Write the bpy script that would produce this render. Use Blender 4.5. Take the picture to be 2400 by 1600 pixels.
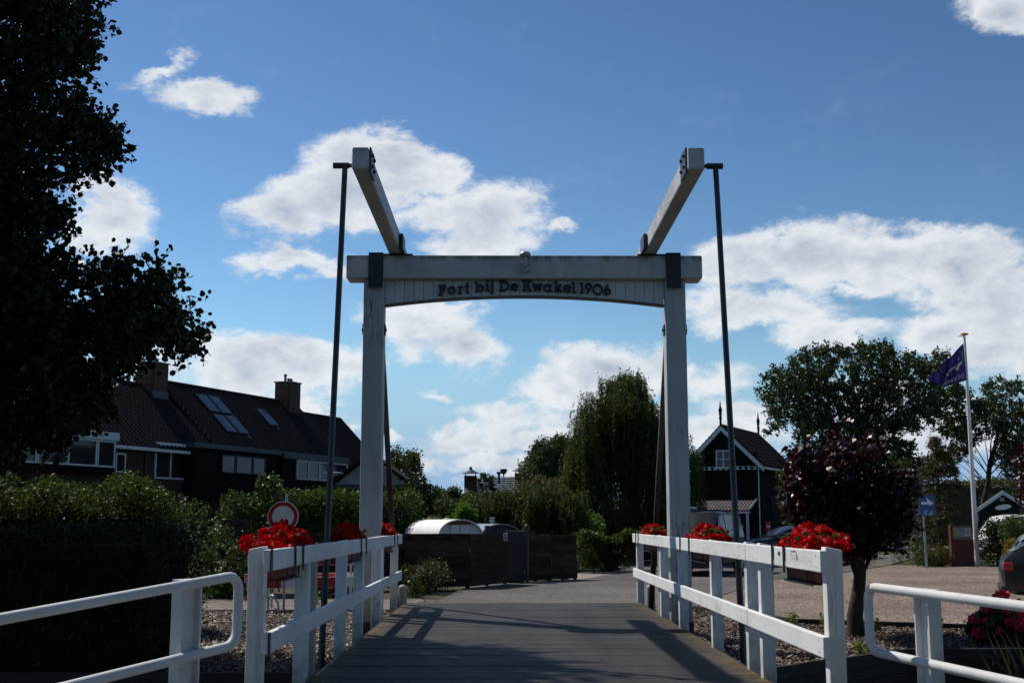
import bpy, math, random
import numpy as np
from mathutils import Vector, Matrix
for o in list(bpy.data.objects): bpy.data.objects.remove(o)
scene = bpy.context.scene
col = scene.collection
R = math.radians
rnd = random.Random(7)
nrg = np.random.default_rng(11)

# ------------------------------------------------------------------ camera
# survey frame: bridge deck is z = 0, bridge axis is +Y, the eye stands 1.2 m above the deck
FOC, CXP, CYP, EYE = 2744.0, 1176.0, 784.0, 1.2
PITCH, YAW = math.atan(413.6 / FOC), R(.31)
cam = bpy.data.cameras.new('camera'); cam_o = bpy.data.objects.new('camera', cam); col.objects.link(cam_o)
cam.sensor_width = 36; cam.lens = 36 * FOC / 2352; cam.clip_start = .1; cam.clip_end = 6000
cam_o.location = (0, 0, EYE); cam_o.rotation_euler = (R(90) + PITCH, 0, -YAW)
scene.camera = cam_o

# ------------------------------------------------------------------ sun, sky, exposure
SUN_AZ = math.atan2(-.76, .65)      # compass angle from +Y, negative = to the left
SUN_EL = R(50)
sun_dir = Vector((math.sin(SUN_AZ) * math.cos(SUN_EL), math.cos(SUN_AZ) * math.cos(SUN_EL), math.sin(SUN_EL)))
sl = bpy.data.lights.new('sun', 'SUN'); sl.energy = 4.3; sl.angle = R(.53); sl.color = (1, .93, .83)
so = bpy.data.objects.new('sun', sl); col.objects.link(so); so.location = (-30, 30, 40)
so.rotation_euler = sun_dir.to_track_quat('Z', 'Y').to_euler()
vs = scene.view_settings
vs.view_transform = 'Standard'; vs.look = 'None'; vs.exposure = 0.0; vs.gamma = 1; vs.use_curve_mapping = False

def ray(x, y):
    f = Vector((math.sin(YAW) * math.cos(PITCH), math.cos(YAW) * math.cos(PITCH), math.sin(PITCH)))
    r = Vector((math.cos(YAW), -math.sin(YAW), 0)); u = r.cross(f)
    return f + r * ((x - CXP) / FOC) - u * ((y - CYP) / FOC)
def P(x, y, Y):
    d = ray(x, y); return Vector((0, 0, EYE)) + d * (Y / d.y)
def G(x, y, z=-.4):
    d = ray(x, y); return Vector((0, 0, EYE)) + d * ((z - EYE) / d.z)
def PL(x, y, n, s):
    d = ray(x, y); o = Vector((0, 0, EYE)); return o + d * ((s - o.dot(n)) / d.dot(n))

world = bpy.data.worlds.new('World'); scene.world = world; world.use_nodes = True
wn = world.node_tree; wn.nodes.clear()
def WN(t, **k):
    n = wn.nodes.new(t)
    for a, b in k.items(): setattr(n, a, b)
    return n
def wl(a, b): wn.links.new(a, b)
SKY_STRENGTH = .085
sky = WN('ShaderNodeTexSky', sky_type='NISHITA', sun_disc=False, sun_elevation=SUN_EL, sun_rotation=SUN_AZ,
         air_density=1.0, dust_density=.1, ozone_density=3.0, altitude=0)
tc = WN('ShaderNodeTexCoord'); DIR = tc.outputs['Generated']
def wmath(op, a, b=None, c=None, clamp=False):
    n = WN('ShaderNodeMath', operation=op, use_clamp=clamp)
    for i, v in enumerate((a, b, c)):
        if v is None: continue
        if isinstance(v, (int, float)): n.inputs[i].default_value = v
        else: wl(v, n.inputs[i])
    return n.outputs[0]
def wnoise(vec, scale, detail, rough=.55, dist=0.0):
    n = WN('ShaderNodeTexNoise'); n.inputs['Scale'].default_value = scale; n.inputs['Detail'].default_value = detail
    n.inputs['Roughness'].default_value = rough; n.inputs['Distortion'].default_value = dist
    wl(vec, n.inputs['Vector']); return n
# cumulus: soft centres in world directions, broken up by fractal noise
st = WN('ShaderNodeVectorMath', operation='MULTIPLY'); wl(DIR, st.inputs[0]); st.inputs[1].default_value = (1, 1, 1.7)
wz = wnoise(st.outputs[0], 10, 9, .62)
wv = WN('ShaderNodeVectorMath', operation='SUBTRACT'); wl(wz.outputs['Color'], wv.inputs[0]); wv.inputs[1].default_value = (.5, .5, .5)
ws = WN('ShaderNodeVectorMath', operation='SCALE'); wl(wv.outputs[0], ws.inputs[0]); ws.inputs['Scale'].default_value = .085
wd = WN('ShaderNodeVectorMath', operation='ADD'); wl(DIR, wd.inputs[0]); wl(ws.outputs[0], wd.inputs[1])
BLOBS = [  # direction of the cloud (as sighted), half-width, half-height, tilt in degrees, weight
 (380,158,110,26,24,.62),(460,222,125,46,-4,.85),(520,225,70,30,-10,.7),(240,480,110,80,0,1.0),(200,540,90,40,0,.8),
 (880,385,190,82,-8,1.15),(800,430,200,90,0,1.1),(660,490,150,80,15,.95),(980,400,110,60,-10,.9),(1010,500,120,60,0,.7),
 (1120,500,150,105,0,.95),(1060,560,120,50,0,.75),(1180,460,70,60,0,.7),(1275,522,55,30,0,.6),
 (690,612,140,42,-6,.85),(590,610,80,36,0,.65),(780,620,70,40,0,.6),
 (960,740,150,70,0,.9),(1060,800,120,70,-15,.85),(940,800,90,60,0,.6),(1010,700,150,30,0,.6),
 (560,840,150,70,0,.95),(690,845,160,75,0,1.0),(800,850,80,60,0,.7),(420,800,120,50,0,.7),(380,860,90,50,0,.6),
 (1400,860,150,75,0,1.0),(1320,900,140,55,0,.9),(1500,850,110,60,0,.9),(1640,880,120,50,0,.7),(1360,980,180,50,0,.8),
 (1700,600,150,75,0,1.0),(1880,580,190,95,0,1.15),(2060,580,170,85,0,1.1),(2200,610,160,100,0,1.1),(1960,650,260,45,0,.7),
 (1760,720,230,55,0,.85),(2300,720,160,140,0,1.0),(2180,760,120,60,0,.9),(1920,770,140,40,0,.85),(2300,830,150,70,0,.9),
 (1650,690,150,50,0,.7),(1480,1000,160,60,0,.8),(1150,960,120,40,0,.6),
 (2320,30,110,70,-20,.95),(2290,0,80,50,0,.8),
 (1080,1030,170,42,0,.8),(1220,1010,150,50,0,.85),(980,1080,200,45,0,.7),(1200,1090,250,45,0,.75),(1040,1000,60,25,0,.7),
 (720,960,130,40,0,.7),(910,1010,40,20,0,.5),(1010,915,45,18,0,.45),(300,930,120,50,0,.7),(1620,1000,200,50,0,.8),(1700,940,120,40,0,.7),
 (2150,1000,260,60,0,.75),(2000,900,200,50,0,.6)]
acc = None
for (bx, by, rx, ry, tilt, wgt) in BLOBS:
    d = ray(bx, by).normalized()
    m = WN('ShaderNodeMapping', vector_type='TEXTURE'); wl(wd.outputs[0], m.inputs['Vector'])
    az, el = math.atan2(d.x, d.y), math.asin(d.z)
    rot = Matrix.Rotation(-az, 3, 'Z') @ Matrix.Rotation(el, 3, 'X') @ Matrix.Rotation(R(-tilt), 3, 'Y')
    m.inputs['Location'].default_value = d; m.inputs['Rotation'].default_value = rot.to_euler('XYZ')
    m.inputs['Scale'].default_value = (rx * 1.2 / FOC, .5, ry * 1.24 / FOC)
    g = WN('ShaderNodeTexGradient', gradient_type='SPHERICAL'); wl(m.outputs[0], g.inputs[0])
    v = wmath('MULTIPLY', g.outputs['Fac'], wgt)
    acc = v if acc is None else wmath('SMOOTH_MAX', acc, v, .12)
# generic cloud field for the rest of the sky (behind and beside the view)
gen = wnoise(st.outputs[0], 3.1, 9, .6)
sepd = WN('ShaderNodeSeparateXYZ'); wl(DIR, sepd.inputs[0])
behind = WN('ShaderNodeMapRange', interpolation_type='SMOOTHSTEP'); wl(sepd.outputs['Y'], behind.inputs['Value'])
behind.inputs['From Min'].default_value = .86; behind.inputs['From Max'].default_value = .55
genm = WN('ShaderNodeMapRange'); wl(gen.outputs['Fac'], genm.inputs['Value'])
genm.inputs['From Min'].default_value = .5; genm.inputs['From Max'].default_value = .75; genm.inputs['To Max'].default_value = .55
acc = wmath('MAXIMUM', acc, wmath('MULTIPLY', genm.outputs[0], behind.outputs[0]))
fine = wnoise(st.outputs[0], 26, 12, .66, .35)
mid = wnoise(st.outputs[0], 9, 8, .6, .2)
near = WN('ShaderNodeMapRange', interpolation_type='SMOOTHSTEP'); wl(acc, near.inputs['Value']); near.inputs['From Max'].default_value = .30
rough_ = wmath('ADD', wmath('MULTIPLY', wmath('SUBTRACT', fine.outputs['Fac'], .5), 1.5), wmath('MULTIPLY', wmath('SUBTRACT', mid.outputs['Fac'], .5), 1.1))
dens = wmath('ADD', wmath('MULTIPLY', acc, 1.5), wmath('MULTIPLY', rough_, near.outputs[0]))
mask = WN('ShaderNodeMapRange', interpolation_type='SMOOTHSTEP'); wl(dens, mask.inputs['Value'])
mask.inputs['From Min'].default_value = .15; mask.inputs['From Max'].default_value = .82
# cloud bodies: bright towards the sun, greyer where thick and below
so2 = WN('ShaderNodeVectorMath', operation='ADD'); wl(st.outputs[0], so2.inputs[0]); so2.inputs[1].default_value = (-.016, .0, .03)
mid2 = wnoise(so2.outputs[0], 9, 8, .6, .2)
so3 = WN('ShaderNodeVectorMath', operation='ADD'); wl(st.outputs[0], so3.inputs[0]); so3.inputs[1].default_value = (-.006, .0, .011)
fine2 = wnoise(so3.outputs[0], 26, 12, .66, .35)
lit = wmath('ADD', wmath('MULTIPLY', wmath('SUBTRACT', mid.outputs['Fac'], mid2.outputs['Fac']), 2.2), wmath('MULTIPLY', wmath('SUBTRACT', fine.outputs['Fac'], fine2.outputs['Fac']), .8))
thick = WN('ShaderNodeMapRange'); wl(dens, thick.inputs['Value'])
thick.inputs['From Min'].default_value = .62; thick.inputs['From Max'].default_value = 1.75
tone = wmath('ADD', wmath('SUBTRACT', .98, wmath('MULTIPLY', thick.outputs[0], .75)), lit, clamp=True)
ramp = WN('ShaderNodeMix', data_type='RGBA'); wl(tone, ramp.inputs['Factor'])
CL = 1 / SKY_STRENGTH
ramp.inputs['A'].default_value = (.34 * CL, .41 * CL, .53 * CL, 1); ramp.inputs['B'].default_value = (.84 * CL, .86 * CL, .89 * CL, 1)
# clear-sky colour: deepened the way the camera records it, paling into haze low down
sc1 = WN('ShaderNodeVectorMath', operation='SCALE'); wl(sky.outputs[0], sc1.inputs[0]); sc1.inputs['Scale'].default_value = SKY_STRENGTH
gm = WN('ShaderNodeGamma'); wl(sc1.outputs[0], gm.inputs['Color']); gm.inputs['Gamma'].default_value = 1.55
sc2 = WN('ShaderNodeVectorMath', operation='MULTIPLY'); wl(gm.outputs[0], sc2.inputs[0]); sc2.inputs[1].default_value = tuple(k / SKY_STRENGTH for k in (1.85, 1.82, 1.58))
low = WN('ShaderNodeMapRange', interpolation_type='SMOOTHSTEP'); wl(sepd.outputs['Z'], low.inputs['Value'])
low.inputs['From Min'].default_value = .17; low.inputs['From Max'].default_value = .03; low.inputs['To Max'].default_value = .97
hz = WN('ShaderNodeMix', data_type='RGBA'); wl(low.outputs[0], hz.inputs['Factor']); wl(sc2.outputs[0], hz.inputs['A'])
hz.inputs['B'].default_value = (.30 / SKY_STRENGTH, .475 / SKY_STRENGTH, .71 / SKY_STRENGTH, 1)
mx = WN('ShaderNodeMix', data_type='RGBA')
wl(wmath('MULTIPLY', mask.outputs[0], .93), mx.inputs['Factor']); wl(hz.outputs['Result'], mx.inputs['A']); wl(ramp.outputs['Result'], mx.inputs['B'])
bg = WN('ShaderNodeBackground'); bg.inputs['Strength'].default_value = SKY_STRENGTH; wl(mx.outputs['Result'], bg.inputs['Color'])
wo = WN('ShaderNodeOutputWorld'); wl(bg.outputs[0], wo.inputs['Surface'])
world.cycles.sampling_method = 'MANUAL'; world.cycles.sample_map_resolution = 512

# ------------------------------------------------------------------ materials
def new_mat(name):
    m = bpy.data.materials.new(name); m.use_nodes = True
    return m, m.node_tree, m.node_tree.nodes['Principled BSDF']
def noise_node(nt, scale, detail=5, rough=.55, vec=None, mapscale=None, pos=False):
    n = nt.nodes.new('ShaderNodeTexNoise'); n.inputs['Scale'].default_value = scale
    n.inputs['Detail'].default_value = detail; n.inputs['Roughness'].default_value = rough
    if pos: v = nt.nodes.new('ShaderNodeNewGeometry').outputs['Position']
    else: v = nt.nodes.new('ShaderNodeTexCoord').outputs['Object']
    if mapscale:
        mp = nt.nodes.new('ShaderNodeMapping'); mp.inputs['Scale'].default_value = mapscale
        nt.links.new(v, mp.inputs[0]); v = mp.outputs[0]
    nt.links.new(v, n.inputs['Vector']); return n
def ramp_node(nt, fac, stops):
    r = nt.nodes.new('ShaderNodeValToRGB'); e = r.color_ramp.elements
    while len(e) < len(stops): e.new(.5)
    for k, (p, c) in enumerate(stops):
        e[k].position = p; e[k].color = (*c, 1) if len(c) == 3 else c
    nt.links.new(fac, r.inputs[0]); return r
def mixc(nt, fac, a, b, mode='MIX'):
    m = nt.nodes.new('ShaderNodeMix'); m.data_type = 'RGBA'; m.blend_type = mode
    for s, v in (('Factor', fac), ('A', a), ('B', b)):
        if isinstance(v, (int, float)): m.inputs[s].default_value = v
        elif isinstance(v, tuple): m.inputs[s].default_value = (*v, 1) if len(v) == 3 else v
        else: nt.links.new(v, m.inputs[s])
    return m.outputs['Result']
def bump(nt, b, h, strength=.3, dist=.02):
    n = nt.nodes.new('ShaderNodeBump'); n.inputs['Strength'].default_value = strength; n.inputs['Distance'].default_value = dist
    nt.links.new(h, n.inputs['Height']); nt.links.new(n.outputs[0], b.inputs['Normal'])
def mat(name, c, rough=.6, var=.25, scale=6, metal=0, bmp=.15, bscale=40, spec=.5, pos=True, ms=None):
    m, nt, b = new_mat(name)
    n = noise_node(nt, scale, 6, .6, pos=pos, mapscale=ms)
    r = ramp_node(nt, n.outputs['Fac'], [(.3, tuple(x * (1 - var) for x in c)), (.7, tuple(min(1, x * (1 + var)) for x in c))])
    nt.links.new(r.outputs[0], b.inputs['Base Color'])
    b.inputs['Roughness'].default_value = rough; b.inputs['Metallic'].default_value = metal
    b.inputs['Specular IOR Level'].default_value = spec
    if bmp:
        n2 = noise_node(nt, bscale, 4, .6, pos=pos, mapscale=ms); bump(nt, b, n2.outputs['Fac'], bmp, .01)
    return m
def paint_wood(name, base=(.78, .80, .80), grain=(14, 14, 1.0), dirt=.5, crack=.5, moss=0, streak=(9, 9, .7)):
    m, nt, b = new_mat(name)
    # broad tone drift, dirt speckle, grain cracks, green growth running down from the upper edge
    n1 = noise_node(nt, 1.3, 6, .6, pos=True); c = ramp_node(nt, n1.outputs['Fac'], [(.3, tuple(x * .84 for x in base)), (.65, base)]).outputs[0]
    n2 = noise_node(nt, 1, 8, .7, pos=True, mapscale=streak)
    f2 = ramp_node(nt, n2.outputs['Fac'], [(.54, (0, 0, 0)), (.72, (dirt,) * 3)]).outputs[0]
    c = mixc(nt, f2, c, (.23, .22, .17))
    n3 = noise_node(nt, 3.2, 3, .5, pos=True, mapscale=grain)
    f3 = ramp_node(nt, n3.outputs['Fac'], [(.465, (0, 0, 0)), (.5, (crack,) * 3), (.535, (0, 0, 0))]).outputs[0]
    n4 = noise_node(nt, .9, 2, .5, pos=True)
    f4 = ramp_node(nt, n4.outputs['Fac'], [(.5, (0, 0, 0)), (.6, (1, 1, 1))]).outputs[0]
    f34 = mixc(nt, 1.0, f3, f4, 'MULTIPLY')
    c = mixc(nt, f34, c, (.10, .10, .10))
    if moss:
        tx = nt.nodes.new('ShaderNodeTexCoord'); sp = nt.nodes.new('ShaderNodeSeparateXYZ'); nt.links.new(tx.outputs['Generated'], sp.inputs[0])
        n5 = noise_node(nt, 1, 6, .7, pos=True, mapscale=(9, 9, 1.2))
        ad = nt.nodes.new('ShaderNodeMath'); ad.operation = 'MULTIPLY_ADD'; nt.links.new(n5.outputs['Fac'], ad.inputs[0]); ad.inputs[1].default_value = .9
        nt.links.new(sp.outputs['Z'], ad.inputs[2])
        f5 = ramp_node(nt, ad.outputs[0], [(0, (0, 0, 0)), (1, (0, 0, 0))])
        f5.color_ramp.elements[0].position = .0
        mr = nt.nodes.new('ShaderNodeMapRange'); nt.links.new(ad.outputs[0], mr.inputs['Value'])
        mr.inputs['From Min'].default_value = 1.2; mr.inputs['From Max'].default_value = 1.5; mr.inputs['To Max'].default_value = moss
        c = mixc(nt, mr.outputs[0], c, (.10, .11, .05))
    # grime splashed up from the ground
    gp = nt.nodes.new('ShaderNodeSeparateXYZ'); nt.links.new(nt.nodes.new('ShaderNodeNewGeometry').outputs['Position'], gp.inputs[0])
    n6 = noise_node(nt, 7, 7, .75, pos=True); a6 = nt.nodes.new('ShaderNodeMath'); a6.operation = 'MULTIPLY_ADD'; nt.links.new(n6.outputs['Fac'], a6.inputs[0]); a6.inputs[1].default_value = -1.3; nt.links.new(gp.outputs['Z'], a6.inputs[2])
    m6 = nt.nodes.new('ShaderNodeMapRange'); nt.links.new(a6.outputs[0], m6.inputs['Value']); m6.inputs['From Min'].default_value = -.35; m6.inputs['From Max'].default_value = -.85; m6.inputs['To Max'].default_value = .75
    c = mixc(nt, m6.outputs[0], c, (.15, .155, .10))
    nt.links.new(c, b.inputs['Base Color'])
    b.inputs['Roughness'].default_value = .6; b.inputs['Specular IOR Level'].default_value = .3
    bump(nt, b, f34, .5, .006)
    return m
def leaf_mat(name, c1, c2, rough=.42, trans=.4, tint=(1.3, 1.25, .4), spec=.4):
    m, nt, b = new_mat(name)
    g = nt.nodes.new('ShaderNodeNewGeometry')
    r = ramp_node(nt, g.outputs['Random Per Island'], [(0, c1), (1, c2)])
    nt.links.new(r.outputs[0], b.inputs['Base Color']); b.inputs['Roughness'].default_value = rough
    b.inputs['Specular IOR Level'].default_value = spec
    t = nt.nodes.new('ShaderNodeBsdfTranslucent'); mxn = nt.nodes.new('ShaderNodeMixShader'); mxn.inputs[0].default_value = trans
    nt.links.new(mixc(nt, 1.0, r.outputs[0], (*tint, 1), 'MULTIPLY'), t.inputs[0])
    nt.links.new(b.outputs[0], mxn.inputs[1]); nt.links.new(t.outputs[0], mxn.inputs[2])
    nt.links.new(mxn.outputs[0], nt.nodes['Material Output'].inputs[0]); return m
def plain(name, c, rough=.5, metal=0, spec=.5, coat=0):
    m, nt, b = new_mat(name); b.inputs['Base Color'].default_value = (*c, 1); b.inputs['Roughness'].default_value = rough
    b.inputs['Metallic'].default_value = metal; b.inputs['Specular IOR Level'].default_value = spec
    b.inputs['Coat Weight'].default_value = coat; b.inputs['Coat Roughness'].default_value = .05; return m
M = {}
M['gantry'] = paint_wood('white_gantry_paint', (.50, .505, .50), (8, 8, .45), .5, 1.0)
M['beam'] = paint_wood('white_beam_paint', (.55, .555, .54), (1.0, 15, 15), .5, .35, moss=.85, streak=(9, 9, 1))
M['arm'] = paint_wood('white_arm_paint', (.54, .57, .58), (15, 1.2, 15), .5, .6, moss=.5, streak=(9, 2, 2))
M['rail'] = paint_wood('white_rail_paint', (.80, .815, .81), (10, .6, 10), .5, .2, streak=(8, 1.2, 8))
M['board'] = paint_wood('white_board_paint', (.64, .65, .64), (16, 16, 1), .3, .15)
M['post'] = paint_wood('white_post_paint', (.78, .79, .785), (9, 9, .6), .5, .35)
M['grey_post'] = paint_wood('weathered_post', (.42, .41, .38), (30, 30, 2), .9, .6)
M['tube'] = paint_wood('white_tube_paint', (.66, .68, .68), (3, 3, 3), .25, 0, streak=(5, 5, 9))
M['black_iron'] = mat('black_iron', (.018, .02, .026), .45, .3, 8, 0, .1, 60, .5)
M['rod'] = mat('dark_rod_paint', (.022, .024, .030), .38, .25, 4, 0, .05, 40, .5)
M['letter'] = mat('letter_black', (.012, .013, .018), .5, .2, 20, 0, 0)
M['trim_brown'] = mat('bare_wood_edge', (.16, .12, .09), .8, .4, 9)
def asph():
    m, nt, b = new_mat('asphalt')
    n = noise_node(nt, 16, 4, .75, pos=True); c = ramp_node(nt, n.outputs['Fac'], [(.3, (.055, .052, .05)), (.5, (.125, .117, .11)), (.72, (.25, .235, .22))]).outputs[0]
    n1 = noise_node(nt, .4, 6, .65, pos=True); c = mixc(nt, 1.0, c, ramp_node(nt, n1.outputs['Fac'], [(.35, (.72, .72, .73)), (.65, (1.22, 1.2, 1.17))]).outputs[0], 'MULTIPLY')
    n2 = noise_node(nt, .7, 8, .6, pos=True); c = mixc(nt, ramp_node(nt, n2.outputs['Fac'], [(.492, (0, 0, 0)), (.5, (.6, .6, .6)), (.508, (0, 0, 0))]).outputs[0], c, (.03, .03, .03))
    nt.links.new(c, b.inputs['Base Color']); b.inputs['Roughness'].default_value = .9; b.inputs['Specular IOR Level'].default_value = .2; bump(nt, b, n.outputs['Fac'], .6, .02); return m
M['asphalt'] = asph()
M['soil'] = mat('soil', (.07, .052, .04), .95, .45, 5, 0, .7, 45, .2)
M['water'] = plain('dark_canal_water', (.006, .008, .007), .06, 0, .5)
M['timber_dark'] = mat('dark_timber', (.035, .028, .022), .8, .5, 5, 0, .4, 30, .3, ms=(1, 1, 6))
M['concrete'] = mat('concrete', (.30, .28, .26), .9, .25, 4, 0, .3, 50)
M['galv'] = mat('galvanised_steel', (.36, .38, .40), .45, .2, 6, .6, .05, 30)
M['bark'] = mat('bark', (.055, .042, .033), .9, .45, 8, 0, .8, 26, .2, ms=(1, 1, .25))
M['glass'] = plain('window_glass', (.010, .014, .018), .06, 0, .45)
M['glass_sky'] = plain('skylight_glass', (.03, .04, .055), .1, 0, .6)
M['white_frame'] = mat('white_window_frame', (.56, .59, .61), .5, .08, 4, 0, 0)
M['brick'] = mat('brick_brown', (.040, .022, .016), .95, .35, 9, 0, .3, 40)
M['mortar'] = mat('mortar', (.09, .075, .065), .95, .2, 9, 0, 0)
M['tile'] = mat('roof_tile', (.013, .010, .009), .75, .5, 3, 0, .2, 30, .12)
M['tile_under'] = mat('roof_underlay', (.02, .017, .016), .9, .2, 3, 0, 0)
M['black_wood'] = mat('black_cladding', (.005, .006, .006), .75, .3, 4, 0, .15, 30, .1)
M['green_wood'] = mat('dark_green_boards', (.006, .014, .012), .7, .3, 4, 0, .15, 30, .15)
M['lead'] = mat('lead_flashing', (.045, .05, .06), .5, .2, 5, 0, .1)

def grav():
    m, nt, b = new_mat('gravel')
    v = nt.nodes.new('ShaderNodeTexVoronoi'); v.inputs['Scale'].default_value = 21
    nt.links.new(nt.nodes.new('ShaderNodeNewGeometry').outputs['Position'], v.inputs['Vector'])
    r = ramp_node(nt, v.outputs['Color'], [(.05, (.09, .068, .054)), (.45, (.24, .185, .15)), (.95, (.46, .37, .31))])
    n = noise_node(nt, .35, 6, .65, pos=True); rr = ramp_node(nt, n.outputs['Fac'], [(.35, (.62, .6, .58)), (.65, (1, 1, 1))])
    nt.links.new(mixc(nt, 1.0, r.outputs[0], rr.outputs[0], 'MULTIPLY'), b.inputs['Base Color'])
    b.inputs['Roughness'].default_value = .9; b.inputs['Specular IOR Level'].default_value = .25
    bump(nt, b, v.outputs['Distance'], .9, .03); return m
M['gravel'] = grav()
def deckmat():
    m, nt, b = new_mat('deck_anti_slip')
    n = noise_node(nt, 45, 4, .7, pos=True); c = ramp_node(nt, n.outputs['Fac'], [(.3, (.024, .0245, .025)), (.6, (.046, .046, .047)), (.75, (.13, .13, .13))]).outputs[0]
    n1 = noise_node(nt, .8, 5, .6, pos=True); c = mixc(nt, 1.0, c, ramp_node(nt, n1.outputs['Fac'], [(.3, (.7, .7, .7)), (.7, (1.2, 1.2, 1.2))]).outputs[0], 'MULTIPLY')
    tx = nt.nodes.new('ShaderNodeTexCoord'); sp = nt.nodes.new('ShaderNodeSeparateXYZ'); nt.links.new(tx.outputs['Object'], sp.inputs[0])
    ab = nt.nodes.new('ShaderNodeMath'); ab.operation = 'ABSOLUTE'; nt.links.new(sp.outputs['X'], ab.inputs[0])
    n2 = noise_node(nt, 4.5, 8, .75, pos=True)
    ad = nt.nodes.new('ShaderNodeMath'); ad.operation = 'MULTIPLY_ADD'; nt.links.new(n2.outputs['Fac'], ad.inputs[0]); ad.inputs[1].default_value = 1.1; nt.links.new(ab.outputs[0], ad.inputs[2])
    mr = nt.nodes.new('ShaderNodeMapRange'); nt.links.new(ad.outputs[0], mr.inputs['Value']); mr.inputs['From Min'].default_value = 2.1; mr.inputs['From Max'].default_value = 2.38; mr.inputs['To Max'].default_value = .6
    c = mixc(nt, mr.outputs[0], c, (.20, .115, .028))
    oi = nt.nodes.new('ShaderNodeObjectInfo'); c = mixc(nt, 1.0, c, ramp_node(nt, oi.outputs['Random'], [(0, (.88, .88, .88)), (1, (1.08, 1.08, 1.08))]).outputs[0], 'MULTIPLY')
    n7 = noise_node(nt, 1, 5, .6, pos=True, mapscale=(2.6, .25, 1)); c = mixc(nt, 1.0, c, ramp_node(nt, n7.outputs['Fac'], [(.35, (.75, .75, .74)), (.65, (1.25, 1.24, 1.22))]).outputs[0], 'MULTIPLY')
    nt.links.new(c, b.inputs['Base Color']); b.inputs['Roughness'].default_value = .7; b.inputs['Specular IOR Level'].default_value = .18
    bump(nt, b, n.outputs['Fac'], .6, .008); return m
M['deck'] = deckmat()

# ------------------------------------------------------------------ mesh helpers
class MB:
    def __init__(s): s.v = []; s.f = []
    def add(s, vs_, fs):
        k = len(s.v); s.v += [tuple(v) for v in vs_]; s.f += [tuple(k + i for i in f) for f in fs]; return s
    def box(s, x0, x1, y0, y1, z0, z1, mx_=None):
        vv = [Vector((x, y, z)) for x in (x0, x1) for y in (y0, y1) for z in (z0, z1)]
        if mx_ is not None: vv = [mx_ @ v for v in vv]
        return s.add(vv, [(0, 1, 3, 2), (4, 6, 7, 5), (0, 4, 5, 1), (2, 3, 7, 6), (0, 2, 6, 4), (1, 5, 7, 3)])
    def bar(s, a, b, w, h, up=(0, 0, 1)):
        a, b = Vector(a), Vector(b); d = (b - a).normalized(); u = Vector(up)
        if abs(d.dot(u)) > .98: u = Vector((0, 1, 0))
        r = d.cross(u).normalized(); u = r.cross(d)
        vv = [p + r * (i * w / 2) + u * (j * h / 2) for p in (a, b) for (i, j) in ((-1, -1), (1, -1), (1, 1), (-1, 1))]
        return s.add(vv, [(3, 2, 1, 0), (4, 5, 6, 7), (0, 1, 5, 4), (1, 2, 6, 5), (2, 3, 7, 6), (3, 0, 4, 7)])
    def tube(s, pts, r, n=10, cap=True):
        pts = [Vector(p) for p in pts]; rs = r if isinstance(r, (list, tuple)) else [r] * len(pts)
        rings = []; ref = None
        for i, p in enumerate(pts):
            d = (pts[min(i + 1, len(pts) - 1)] - pts[max(i - 1, 0)]).normalized()
            if ref is None:
                ref = d.cross(Vector((0, 0, 1)) if abs(d.z) < .9 else Vector((0, 1, 0))).normalized()
            ref = (ref - d * ref.dot(d)).normalized(); q = d.cross(ref)
            rings.append([p + (ref * math.cos(2 * math.pi * k / n) + q * math.sin(2 * math.pi * k / n)) * rs[i] for k in range(n)])
        vv = [v for rg in rings for v in rg]; ff = []
        for i in range(len(pts) - 1):
            for k in range(n): ff.append((i * n + k, i * n + (k + 1) % n, (i + 1) * n + (k + 1) % n, (i + 1) * n + k))
        if cap: ff += [tuple(range(n - 1, -1, -1)), tuple((len(pts) - 1) * n + k for k in range(n))]
        return s.add(vv, ff)
    def lathe(s, prof, c=(0, 0, 0), n=16, axis='Z'):
        vv = []; ff = []
        for (r, h) in prof:
            for k in range(n):
                a = 2 * math.pi * k / n; x, y = r * math.cos(a), r * math.sin(a)
                v = (x, y, h) if axis == 'Z' else ((h, x, y) if axis == 'X' else (x, h, y))
                vv.append(Vector(v) + Vector(c))
        for i in range(len(prof) - 1):
            for k in range(n): ff.append((i * n + k, i * n + (k + 1) % n, (i + 1) * n + (k + 1) % n, (i + 1) * n + k))
        ff += [tuple(range(n - 1, -1, -1)), tuple((len(prof) - 1) * n + k for k in range(n))]
        return s.add(vv, ff)
    def prism(s, pts, off):
        n = len(pts); pts = [Vector(p) for p in pts]; off = Vector(off)
        ff = [tuple(range(n)), tuple(2 * n - 1 - k for k in range(n))]
        ff += [(k, k + n, (k + 1) % n + n, (k + 1) % n) for k in range(n)]
        return s.add(pts + [p + off for p in pts], ff)
    def build(s, name, m, parent=None, smooth=False, bevel=0, loc=None):
        me = bpy.data.meshes.new(name); me.from_pydata(s.v, [], s.f); me.update()
        import bmesh
        bm = bmesh.new(); bm.from_mesh(me); bmesh.ops.recalc_face_normals(bm, faces=bm.faces); bm.to_mesh(me); bm.free()
        if m: me.materials.append(m)
        if smooth:
            me.polygons.foreach_set('use_smooth', [True] * len(me.polygons))
            try: me.set_sharp_from_angle(angle=R(38))
            except Exception: pass
        o = bpy.data.objects.new(name, me); col.objects.link(o)
        if parent: o.parent = parent
        if loc is not None: o.location = loc
        if bevel:
            b = o.modifiers.new('bevel', 'BEVEL'); b.width = bevel; b.segments = 2; b.limit_method = 'ANGLE'; b.angle_limit = R(40)
        return o
def tag(o, label=None, cat=None, group=None, kind=None):
    if label: o['label'] = label
    if cat: o['category'] = cat
    if group: o['group'] = group
    if kind: o['kind'] = kind
    return o
def empty(name, loc, label, cat, group=None, rz=0):
    o = bpy.data.objects.new(name, None); o.empty_display_size = .2; o.location = loc; o.rotation_euler.z = rz
    col.objects.link(o); return tag(o, label, cat, group)
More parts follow.
